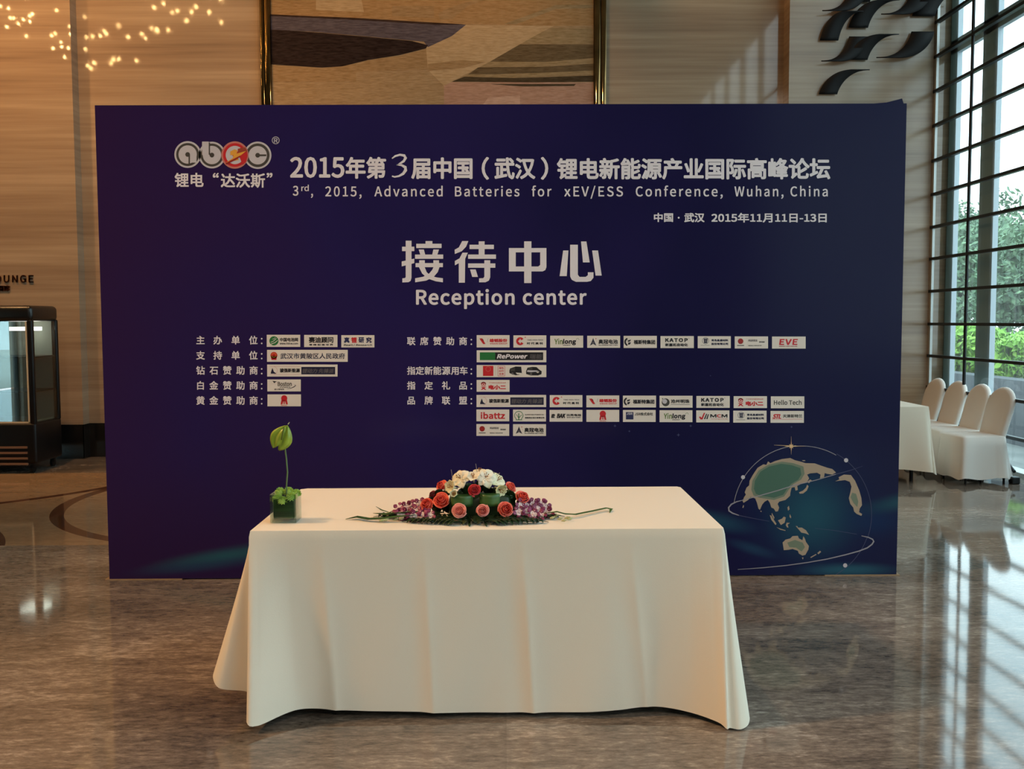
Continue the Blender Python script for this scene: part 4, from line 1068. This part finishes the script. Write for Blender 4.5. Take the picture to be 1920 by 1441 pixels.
add_lily(862, 895, 4.10, 15, LILY, 'broad white lily at upper left of the crown', (-.35, -.75, .5), .8)
add_lily(846, 912, 4.08, 13, LILYG, 'cream lily at the left, half closed', (-.6, -.7, .3), .3, .55)
add_lily(887, 893, 4.10, 12, LILY, 'white lily at the top between two broader ones', (-.1, -.6, .8), .5, .6, .4)
add_lily(911, 893, 4.09, 16, LILY, 'broad white lily at upper right with a curled petal', (.15, -.8, .5), 1.0)
add_lily(934, 899, 4.13, 13, LILYG, 'greenish white lily at the right of the crown', (.5, -.6, .6), .6, .8, .3)
add_lily(937, 918, 4.08, 14, LILYG, 'white lily drooping at the right above the leaf loop', (.45, -.8, -.15), .25, .5)
add_lily(851, 926, 4.04, 10, LILYG, 'small closed white lily over the left leaf loop', (-.1, -.9, .4), .1, .4)
add_lily(899, 884, 4.14, 12, LILY, 'white lily at the back of the crown', (.1, -.3, 1), .7, .8, .5)
sk = MB()
for x0, y0, x1, y1 in ((849, 899, 846, 880), (895, 887, 892, 869), (927, 888, 926, 884), (932, 892, 937, 886), (930, 890, 933, 887)):
    sk.tube([onY(x0, y0, 4.12), onY(x1, y1, 4.12)], .0012, 5)
sk.build('spike', plain('pale_spike', (150, 140, 130), .6), arr)
# folded striped leaf loops
def loop_leaf(x0, x1, y0, y1, Y):
    mb = MB(); a = onY(x0, y1, Y); b = onY(x1, y0, Y); rows = []
    cxl = (a.x + b.x) / 2; rx = (b.x - a.x) / 2
    for i in range(17):
        an_ = PI + PI * i / 16
        rows.append([(cxl + rx * math.cos(an_), Y + .028 + .034 * math.sin(an_), a.z + (b.z - a.z) * j / 4) for j in range(5)])
    mb.grid(rows)
    mb.box((cxl - rx * .95, Y + .028, a.z), (cxl + rx * .95, Y + .031, b.z))
    o = mb.build('leaf_loop', LEAFM, arr, 50, .0015); o['label'] = 'folded striped green leaf'
loop_leaf(845, 886, 929, 950, 4.03); loop_leaf(899, 937, 927, 949, 4.03)
random.seed(9)
def blade(mb, p0, p1, w, sag=.0, up=(0, 0, 1), n=8):
    p0, p1 = Vector(p0), Vector(p1); d = p1 - p0; side = d.cross(Vector(up)).normalized(); rows = []
    for i in range(n):
        u = i / (n - 1); wd = w * math.sin(PI * (u * .93 + .05)) ** .7 if i < n - 1 else w * .03
        c = p0 + d * u + Vector((0, 0, sag * math.sin(PI * u)))
        rows.append([c - side * wd, c - Vector((0, 0, w * .25)), c + side * wd])
    mb.grid(rows)
bl = MB()
for px, py in ((848, 928), (872, 922), (884, 914), (902, 912), (918, 921), (944, 928), (955, 930), (962, 940), (840, 945), (880, 940), (893, 940), (925, 960), (880, 962), (835, 950), (818, 955), (846, 955), (840, 962), (965, 952), (955, 962), (812, 940), (968, 940), (930, 945), (825, 925)):
    c = onY(px, py, 4.1)
    for k in range(3):
        a = random.uniform(0, PI); L = random.uniform(.03, .055)
        blade(bl, (c.x, c.y + .03, c.z - L * .5), (c.x + L * math.cos(a), c.y - .01, c.z + L * abs(math.sin(a)) * .6), .016, .005, (0, -1, .3))
o = bl.build('filler_leaf', LEAFD, arr, 60, .001); o['kind'] = 'stuff'
foam = MB().bbox((-.24, 4.06, TZ + .001), (.02, 4.2, TZ + .10), .02, 2); foam.build('flower_foam', LEAFD, arr, 40)
# palm fronds lying on the cloth
def frond(px0, py0, px1, py1, n, L, side, Yoff=0):
    mb = MB(); a = onZ(px0, py0, TZ + .012); b = onZ(px1, py1, TZ + .006)
    mb.tube([a, (a + b) / 2 + Vector((0, 0, .006)), b], [.004, .003, .0015], 6)
    d = (b - a).normalized(); s = Vector((-d.y, d.x, 0))
    for k in range(n):
        u = (k + .5) / n; p = a + (b - a) * u + Vector((0, 0, .006 * math.sin(PI * u)))
        for sg in side:
            l = L * (1 - .45 * u) * random.uniform(.85, 1.1)
            tip = p + d * l * .72 + s * sg * l * .75; tip.z = TZ + .004 + random.uniform(0, .006)
            blade(mb, p, tip, .0105, .012)
    blade(mb, b - d * .02, b + d * L * .7, .006, .004)
    return mb.build('palm_frond', LEAFD, arr, 60, .0008)
frond(880, 972, 745, 968, 14, .085, (1, -1)); frond(870, 978, 772, 977, 11, .06, (1, -1)); frond(905, 972, 1035, 968, 14, .08, (1, -1)); frond(912, 978, 1010, 978, 10, .06, (-1, 1)); frond(880, 968, 880, 981, 5, .07, (1, -1)); frond(905, 968, 910, 981, 5, .07, (1, -1)); frond(800, 966, 715, 968, 8, .05, (1, -1))
lg = MB()
def long_leaf(pts, w):
    P_ = [onZ(x, y, TZ + z) for x, y, z in pts]; rows = []
    for i, c in enumerate(P_):
        d = (P_[min(i + 1, len(P_) - 1)] - P_[max(i - 1, 0)]); s = Vector((-d.y, d.x, 0)).normalized(); ww = w * (.15 if i in (0, len(P_) - 1) else 1)
        rows.append([c - s * ww + Vector((0, 0, ww * .5)), c, c + s * ww + Vector((0, 0, ww * .5))])
    MB().grid(rows).build('long_leaf', LEAFM, arr, 180, .0008)
long_leaf([(648, 973, .004), (668, 970, .008), (690, 974, .008), (715, 973, .012), (740, 970, .02), (780, 965, .03)], .012)
long_leaf([(705, 949, .012), (715, 956, .012), (730, 961, .014), (750, 964, .02)], .004)
long_leaf([(1143, 961, .002), (1146, 955, .006), (1138, 953, .01), (1110, 959, .01), (1080, 965, .012), (1060, 964, .02), (1045, 960, .03), (1020, 962, .03)], .008)
long_leaf([(700, 962, .01), (722, 966, .015), (750, 962, .03), (800, 958, .04)], .016)
# orchids
def orchid(mb, c, r, d, rot):
    d = Vector(d).normalized(); s = d.orthogonal().normalized(); t2 = d.cross(s)
    for k in range(5):
        a = rot + k * 2 * PI / 5; q = s * math.cos(a) + t2 * math.sin(a); sd_ = d.cross(q).normalized(); pd = (q + d * .25).normalized()
        mb.cur = 1; petal(mb, c, pd, sd_, r * .62, r * .30, .1, 4, 3)
        mb.cur = 0; petal(mb, c + pd * r * (.5 if k % 2 else .36), pd, sd_, r * random.uniform(.5, .7), r * .34, random.uniform(-.2, .6), 5, 3)
    mb.cur = 1; mb.sphere(c + d * r * .1, r * .13, 7, 5)
orch = [(748, 953, 4.10), (759, 962, 4.06), (770, 949, 4.12), (781, 958, 4.06), (790, 966, 4.03), (776, 968, 4.02), (800, 962, 4.04), (762, 951, 4.10), (785, 946, 4.12), (808, 966, 4.02), (752, 966, 4.05), (793, 944, 4.13),
        (975, 948, 4.07), (988, 958, 4.05), (999, 944, 4.12), (1008, 955, 4.08), (1022, 950, 4.12), (1026, 962, 4.08), (1000, 964, 4.04), (972, 960, 4.04), (984, 945, 4.10), (1014, 966, 4.05), (1012, 946, 4.13)]
for i, (px, py, Y) in enumerate(orch):
    c = onY(px, py, Y); mb = MB()
    orchid(mb, c, 13.5 * Y / F_PX * random.uniform(.9, 1.15), (random.uniform(-.5, .5) + (-.3 if px < 890 else .3), -1, random.uniform(0, .8)), random.uniform(0, 6))
    o = mb.build('orchid', [ORC, ORCW], arr, 180, .001); o['label'] = 'purple orchid bloom with pale base'
sb = MB()
for pts in (((830, 960), (780, 962), (735, 958), (720, 966)), ((940, 962), (990, 960), (1030, 960), (1060, 969))):
    sb.tube([onY(x, y, 4.10) for x, y in pts], [.003, .003, .002, .0015], 6)
sb.build('orchid_stem', LEAFM, arr, 60)
for px, py in ((716, 975), (724, 974), (742, 973), (753, 972), (1042, 967), (1050, 972), (1058, 975), (1064, 970), (1069, 972), (728, 962), (1036, 970)):
    p = onZ(px, py, TZ + .012); mb = MB(); a = random.uniform(-.5, .5)
    mb.tube([p - Vector((.012 * math.cos(a), .012 * math.sin(a), .003)), p, p + Vector((.012 * math.cos(a), .012 * math.sin(a), .004))], [.002, .0062, .0015], 7)
    mb.build('orchid_bud', BUD, arr, 180)

def all_children(o):
    for c in o.children:
        yield c
        yield from all_children(c)
for c in all_children(arr):                                         # everything rests on the cloth, nothing sinks into it
    for v in c.data.vertices:
        zz = v.co.z + world_loc(c).z
        if zz < TZ + .0022: v.co.z += TZ + .0022 - zz

# ------------------------------------------------------------------ refrigerated display cabinet on the left
CX0, CX1, CY0, CY1 = -6.25, -4.985, 10.30, 10.92
cab = empty('display_cabinet', ((CX0 + CX1) / 2, (CY0 + CY1) / 2, 0)); tag(cab, 'black refrigerated glass display cabinet below the lounge lettering, cut by the left edge', 'display cabinet')
def cz(py): return onY(66, py, CY0).z
zb0, zb1, zg1, ztop = .105, cz(793), cz(602), cz(572)
MB().bbox((CX0, CY0, zb0), (CX1, CY1, zb1), .03, 3).build('base', BLACK, cab, 40)
MB().bbox((CX0, CY0, zg1), (CX1, CY1, ztop), .05, 4).build('canopy', plain('black_canopy', (18, 18, 19), .3), cab, 40)
for y in (CY0 + .035, CY1 - .03): MB().bbox((CX1 - .06, y - .03, zb1 - .02), (CX1 - .002, y + .03, zg1 + .02), .02, 3).build('corner_post', BLACK, cab, 40)
MB().bbox((CX0, CY0 + .005, zb1 - .02), (CX0 + .06, CY0 + .065, zg1 + .02), .02, 3).build('corner_post', BLACK, cab, 40)
TRIMC = plain('pale_gasket', (206, 192, 166), .5)
MB().box((CX0 + .06, CY0 + .018, zb1), (CX1 - .062, CY0 + .024, zg1)).build('front_glass', CABGLASS, cab)
MB().box((CX1 - .020, CY0 + .065, zb1), (CX1 - .014, CY1 - .06, zg1)).build('side_glass', SIDEGLASS, cab)
MB().box((CX1 - .076, CY0 + .010, zb1), (CX1 - .060, CY0 + .03, zg1)).box((CX0 + .06, CY0 + .010, zb1 - .002), (CX1 - .06, CY0 + .03, zb1 + .014)).build('gasket', TRIMC, cab)
MB().box((CX0 + .02, CY1 - .05, zb1), (CX1 - .06, CY1 - .03, zg1)).build('back_panel', plain('cabinet_lining', (170, 170, 160), .35), cab)
MB().box((CX0 + .05, CY0 + .06, zb1 - .001), (CX1 - .06, CY1 - .06, zb1 + .02)).build('deck', plain('cabinet_deck', (176, 170, 152), .35), cab)
for py in (670, 735):
    z = cz(py); MB().box((CX0 + .05, CY0 + .06, z - .008), (CX1 - .03, CY1 - .06, z + .008)).build('shelf', DARKMETAL, cab)
MB().box((CX1 - .34, CY0 + .2, zg1 - .10), (CX1 - .12, CY1 - .14, zg1 - .06)).build('lamp_tube', plain('cabinet_lamp', (255, 250, 236), .5, emit=5), cab)
gr = MB()
for k in range(4):
    z = cz(838 + k * 10.3); gr.box((CX0 + .1, CY0 - .012, z - .012), (CX1 - .09, CY0 + .01, z + .010))
o = gr.build('vent_grille', plain('brown_louver', (122, 92, 72), .45), cab)
for x in (CX0 + .1, CX1 - .08):
    for y in (CY0 + .08, CY1 - .08):
        c_ = MB().tube([(x - .014, y, .045), (x + .014, y, .045)], .045, 14).box((x - .02, y - .02, .05), (x + .02, y + .02, zb0 + .01)).build('caster', BLACK, cab, 40)

# lettering on the pier above it
sg = empty('lounge_sign', (-5.6, 11.44, 2.0)); tag(sg, 'brown metal LOUNGE letters with small characters below, mounted on the stone pier', 'sign')
SIGN = plain('brown_bronze_letter', (112, 60, 30), .5, .0)
def wall_text(s, x0, x1, y0, y1, bold, name):
    g = glyphs(s, 1.08 if s.isascii() else 1.0, 0, 4); mb = MB(); a, b, d, e = g[2:6]
    for ox, oy in [(0, 0)] + ([(bold, bold), (-bold, bold), (bold, -bold), (-bold, -bold)] if bold else []):
        lo = []; hi = []
        for x, y in g[0]:
            p = onY(x0 + (x - a) / (b - a) * (x1 - x0) + ox, y1 - (y - d) / (e - d) * (y1 - y0) + oy, 11.43)
            lo.append((p.x, 11.448, p.z)); hi.append((p.x, 11.434, p.z))
        n = len(lo); mb.add(hi, g[1])
        ed = {}
        for f_ in g[1]:
            for i in range(len(f_)):
                q = (f_[i], f_[(i + 1) % len(f_)]); k_ = tuple(sorted(q)); ed[k_] = None if k_ in ed else q
        mb.add(hi + lo, [(q[0], q[1], q[1] + n, q[0] + n) for q in ed.values() if q])
    return mb.build(name, SIGN, sg)
wall_text('LOUNGE', -22, 61.5, 515.5, 529, .15, 'lettering')
wall_text('大堂酒廊', -27, 17.5, 535, 545, .3, 'characters')

# ------------------------------------------------------------------ tapestry on the back wall
tp = empty('wall_tapestry', (-.8, YW - .03, 4.5)); tag(tp, 'large abstract woven tapestry hung on the stone wall above the banner', 'tapestry')
TYF = YW - .045
hx0, hx1 = onY(509, 100, TYF).x, onY(1113, 100, TYF).x
def fabric(name, rgb, sc=9):
    c0 = tuple(max(0, v - 13) for v in rgb); c1 = tuple(min(255, v + 12) for v in rgb)
    return mottled(name, c0, c1, 34, .9, (.35, 1, 2.4), .2, .1, 8)
TC = {'tan': fabric('woven_tan', (146, 124, 94)), 'tan2': fabric('woven_sand', (164, 142, 110)), 'olive': fabric('woven_olive', (140, 116, 84)), 'slate': fabric('woven_slate', (78, 72, 80)), 'dark': fabric('woven_umber', (38, 28, 26)),
      'moss': fabric('woven_moss', (92, 78, 56)), 'mossl': fabric('woven_pale_moss', (136, 118, 88)), 'mossd': fabric('woven_dark_moss', (66, 56, 40)), 'pink': fabric('woven_pink', (158, 126, 108)), 'pinkl': fabric('woven_light_pink', (176, 146, 128)), 'ochre': fabric('woven_ochre', (146, 118, 82)), 'line': fabric('woven_line', (52, 38, 32))}
keys = list(TC)
tw = MB(); tw.cur = keys.index('tan'); tw.box((hx0, TYF, 2.2), (hx1, YW - .002, 6.4))
TS = lambda x, y: onY(480 + x / 2.667, y / 2.667, TYF)
def patch(pts, c, lay):
    from mathutils.geometry import tessellate_polygon
    tw.cur = keys.index(c)
    vs = []
    for x, y in pts:
        p = TS(x, y); vs.append((min(max(p.x, hx0), hx1), TYF - .0006 * lay, p.z))
    fs = []
    for t_ in tessellate_polygon([[Vector((v[0], v[2], 0)) for v in vs]]):
        a, b, d = [vs[i] for i in t_]; cr = (b[0] - a[0]) * (d[2] - a[2]) - (b[2] - a[2]) * (d[0] - a[0])
        fs.append(t_ if cr > 0 else (t_[0], t_[2], t_[1]))
    tw.add(vs, fs)
patch([(70, -200), (1690, -200), (1690, 128), (1490, 130), (1050, 122), (900, 118), (500, 92), (70, 74)], 'ochre', 1)
patch([(680, 30), (890, 30), (890, 90), (680, 80)], 'olive', 2); patch([(910, 70), (960, 40), (1130, -10), (1180, -10), (1060, 30), (980, 95), (920, 98)], 'olive', 2); patch([(1240, 120), (1500, 25), (1690, 25), (1690, 40), (1500, 45), (1300, 122)], 'mossl', 2); patch([(300, -40), (520, -40), (540, 60), (300, 50)], 'tan2', 2)
patch([(70, 74), (500, 92), (900, 118), (1050, 124), (980, 180), (860, 236), (840, 208), (600, 186), (300, 160), (70, 148)], 'slate', 3)
patch([(70, 72), (500, 90), (900, 114), (1050, 122), (900, 124), (500, 100), (70, 80)], 'line', 5)
patch([(70, 148), (300, 162), (600, 188), (780, 205), (860, 226), (850, 242), (720, 275), (560, 300), (430, 332), (330, 338), (70, 322)], 'dark', 4)
patch([(1050, 124), (1490, 130), (1430, 160), (1330, 215), (1170, 308), (1040, 375), (980, 408), (940, 430), (860, 350), (850, 236), (980, 180)], 'tan2', 2)
patch([(70, 326), (330, 340), (500, 320), (500, 408), (70, 410)], 'olive', 2); patch([(500, 330), (560, 304), (720, 280), (850, 244), (860, 350), (500, 360)], 'olive', 2); patch([(860, 320), (1020, 300), (1150, 310), (1040, 340), (860, 356)], 'olive', 3)
patch([(1490, 140), (1690, 145), (1690, 222), (1320, 222), (1430, 160)], 'mossl', 3); patch([(1320, 222), (1690, 222), (1690, 290), (1450, 310), (1170, 308)], 'moss', 3); patch([(1170, 308), (1450, 310), (1690, 290), (1690, 318), (1450, 335), (1110, 340)], 'mossl', 3)
patch([(1110, 338), (1450, 334), (1690, 318), (1690, 352), (1450, 362), (1200, 370), (1060, 372)], 'moss', 3); patch([(1060, 372), (1200, 372), (1450, 364), (1690, 352), (1690, 378), (1450, 380), (1300, 390), (1040, 384)], 'mossl', 3); patch([(1040, 384), (1300, 390), (1690, 378), (1690, 408), (1400, 412), (980, 408)], 'mossd', 3)
patch([(940, 428), (980, 410), (1690, 412), (1690, 560), (940, 560)], 'pink', 2); patch([(1130, 530), (1160, 490), (1320, 475), (1320, 545), (1130, 545)], 'pinkl', 3); patch([(1170, 420), (1600, 420), (1590, 430), (1330, 432)], 'mossd', 4)
tw.build('woven_panel', [TC[k] for k in keys], tp)
for xa, xb, ya in ((488.5, 496, -.02), (497.5, 508.5, -.035), (1114, 1125, -.035), (1127, 1136.5, -.02)):
    a, b = onY(xa, 100, TYF).x, onY(xb, 100, TYF).x
    MB().bbox((a, TYF + ya, 2.2), (b, YW - .002, 6.4), .008, 2).build('frame', BRONZE, tp, 40)

# ------------------------------------------------------------------ dark metal ribbons on the right pier
RIB = mottled('dark_bronze_ribbon', (16, 14, 14), (24, 22, 22), 3, .6, (1, 1, 1), 0, .2)
def ribbon(x0, y0, dx, h, wpx, kind, label):
    """anchor = lower left corner in the survey frame; quarter curve rising to the upper right"""
    Yp = 11.36; mb = MB(); rows_f = []; rows_b = []
    for i in range(15):
        u = i / 14
        if kind == 'B': sx, sy = u, 1 - (1 - u) ** 2.1
        else: sx, sy = u, u ** 2.1
        if kind == 'B': sx = .28 * u + .72 * u ** 1.9 if u < 1 else 1
        else: sx = 1 - (.28 * (1 - u) + .72 * (1 - u) ** 1.9)
        if kind == 'B': sy = math.sin(PI / 2 * u)
        else: sy = 1 - math.cos(PI / 2 * u)
        px, py = x0 + dx * sx, y0 - h * sy
        a = onY(px, py, Yp); b = onY(px + wpx, py, Yp)
        bow = .015 + .06 * (u if kind == 'B' else 1 - u)
        rows_f.append([(a.x, Yp - bow, a.z), ((a.x + b.x) / 2, Yp - bow, (a.z + b.z) / 2), (b.x, Yp - bow, b.z)])
        rows_b.append(rows_f[-1])
    mb.grid(rows_f)
    o = mb.build('wall_ribbon', RIB, None, 180, .012, (rows_f[7][1][0], Yp, rows_f[7][1][2]))
    tag(o, label, 'wall ornament', 'dark metal ribbons on the stone pier')
k = 6.857; rx = lambda x: 1500 + x / k; ry = lambda y: y / k
ribbon(rx(235), ry(1215), 395 / k, 298 / k, 236 / k, 'B', 'lowest and most isolated of the dark metal ribbons on the stone pier')
ribbon(rx(245), ry(806), 380 / k, 331 / k, 245 / k, 'A', 'dark metal ribbon whose tail sweeps left, left half of the crossed pair')
ribbon(rx(610), ry(775), 380 / k, 310 / k, 250 / k, 'B', 'dark metal ribbon whose head sweeps right, right half of the crossed pair')
ribbon(rx(950), ry(762), 475 / k, 350 / k, 295 / k, 'A', 'wide dark metal ribbon touching the window edge with its head')
ribbon(rx(250), ry(525), 300 / k, 355 / k, 236 / k, 'B', 'dark metal ribbon on the left, tucked behind a steeper one')
ribbon(rx(615), ry(362), 380 / k, 335 / k, 252 / k, 'B', 'dark metal ribbon in the middle of the cluster, above the crossed pair')
ribbon(rx(258), ry(163), 390 / k, 330 / k, 240 / k, 'A', 'upper left dark metal ribbon cut off by the top of the picture')
ribbon(rx(1010), ry(208), 430 / k, 350 / k, 270 / k, 'A', 'upper dark metal ribbon with a long tail, second from the windows')
ribbon(rx(1435), ry(212), 420 / k, 340 / k, 292 / k, 'B', 'upper dark metal ribbon reaching in front of the windows')
ribbon(rx(650), ry(30), 380 / k, 330 / k, 240 / k, 'B', 'dark metal ribbon of which only the foot shows at the top edge')

# ------------------------------------------------------------------ clothed table and covered chairs by the windows
T2X0, T2X1, T2Y0, T2Y1, T2Z = 2.35, 4.155, 9.44, 10.35, .75
t2 = empty('banquet_table', ((T2X0 + T2X1) / 2, (T2Y0 + T2Y1) / 2, 0)); tag(t2, 'far banquet table beside the covered chairs, half hidden by the banner', 'table')
MB().bbox((T2X0 + .01, T2Y0 + .01, T2Z - .04), (T2X1 - .01, T2Y1 - .01, T2Z - .006), .01).build('tabletop', plain('brown_laminate', (96, 72, 52), .5), t2)
for x in (T2X0 + .15, T2X1 - .12):
    for y in (T2Y0 + .12, T2Y1 - .1): MB().tube([(x, y, 0), (x, y, T2Z - .04)], .018, 10).build('leg', BLACK, t2, 60)
for x in (3.62,): MB().tube([(x, T2Y0 + .1, 0), (x, T2Y0 + .1, T2Z - .04)], .022, 10).build('leg', BLACK, t2, 60)
kn2 = [(T2X0, T2Y0, T2X0 - .04, T2Y0 - .05, .14), (2.8, T2Y0, 2.8, T2Y0 - .03, .14), (3.3, T2Y0, 3.3, T2Y0 - .04, .14), (3.62, T2Y0, 3.62, T2Y0 + .02, .14), (3.88, T2Y0, 3.9, T2Y0 - .02, .135), (4.10, T2Y0, 4.13, T2Y0 - .12, .12), (4.15, T2Y0 + .005, 4.165, T2Y0 - .05, .115), (4.155, T2Y0 + .02, 4.20, T2Y0 - .06, .09), (4.155, T2Y0 + .06, 4.235, T2Y0 + .02, .08), (4.155, T2Y0 + .2, 4.19, T2Y0 + .2, .12), (4.155, 9.95, 4.18, 9.95, .12), (4.155, T2Y1, 4.22, T2Y1 + .05, .1), (3.3, T2Y1, 3.3, T2Y1 + .03, .12), (T2X0, T2Y1, T2X0 - .05, T2Y1 + .05, .12)]
c2 = draped(kn2, T2Z, T2X0, T2X1, T2Y0, T2Y1, 20, 60).build('tablecloth', CLOTH, None, 50, 0, ((T2X0 + T2X1) / 2, (T2Y0 + T2Y1) / 2, 0))
tag(c2, 'cream cloth over the far table, beside the covered chairs', 'tablecloth')
def make_chair():
    """faces -X, origin on the floor under the seat"""
    r_ = empty('banquet_chair')
    # skirted seat
    base = [(-.23, -.20), (-.10, -.205), (.10, -.205), (.20, -.20), (.225, -.10), (.225, .10), (.20, .20), (.10, .205), (-.10, .205), (-.23, .20), (-.24, .08), (-.24, -.08)]
    n = 12; ring = []
    for i in range(n):
        for kq in range(8):
            q = cat(base[i - 1], base[i], base[(i + 1) % n], base[(i + 2) % n], kq / 8); ring.append(q)
    rows = [[(x * s_, y * s_, z) for x, y in ring] for s_, z in ((.0, .475), (.6, .475), (.93, .47), (1.0, .455))]
    for t_ in (.2, .4, .6, .8, 1.0):
        rows.append([])
        for i, (x, y) in enumerate(ring):
            a = 2 * PI * i / len(ring); d = math.hypot(x, y)
            fl_ = 1 + (.17 + .07 * math.sin(a * 7)) * t_ * (1.7 if x > .1 else .7)
            rows[-1].append((x * fl_, y * (1 + (fl_ - 1) * .55), .455 - .40 * t_ + .01 * math.sin(a * 7) * t_))
    mb = MB(); mb.grid(rows, True); mb.build('seat_cover', CHAIRCLOTH, r_, 60)
    # back with a rounded top, leaning to +X
    out = []
    W_, H0, H1 = .205, .40, .93
    prof = [(-W_ * .92, H0), (-W_ * .96, .55), (-W_, .70), (-W_, .76)]
    for kq in range(1, 12):
        a = PI - PI * kq / 12; prof.append((W_ * math.cos(a), .755 + .175 * math.sin(a)))
    prof += [(W_, .76), (W_, .70), (W_ * .96, .55), (W_ * .92, H0)]
    def bk(y, z, dx): return (.165 + (z - H0) * .27 + dx, y, z)
    cxz = .66; rows = []
    for s_, dx in ((0, -.024), (.6, -.024), (.9, -.022), (.97, -.012), (1, 0), (1, .018), (.97, .030), (.6, .036), (0, .036)):
        rows.append([bk(y * s_, cxz + (z - cxz) * s_, dx) for y, z in prof])
    mb = MB(); mb.grid(rows, True); mb.build('back_cover', CHAIRCLOTH, r_, 60)
    for x in (-.2, .2):
        for y in (-.19, .19): MB().tube([(x, y, 0), (x * .95, y, .44)], .011, 8).build('leg', BLACK, r_, 60)
    return r_
c0 = make_chair()
spots = [(4.64, 9.53, 6, 'white covered chair nearest the camera, front end of the row by the window'), (4.66, 10.045, 3, 'white covered chair second from the front of the row by the window'), (4.66, 10.56, 3, 'white covered chair behind the far table corner, third from the front'), (4.66, 11.08, 2, 'white covered chair at the far end of the row, next to the stone pier')]
for i, (x, y, rz, lab) in enumerate(spots):
    o = c0 if i == 0 else copy_tree(c0)
    o.location = (x, y, 0); o.rotation_euler = (0, 0, R(rz))
    tag(o, lab, 'chair', 'white covered banquet chairs by the window')
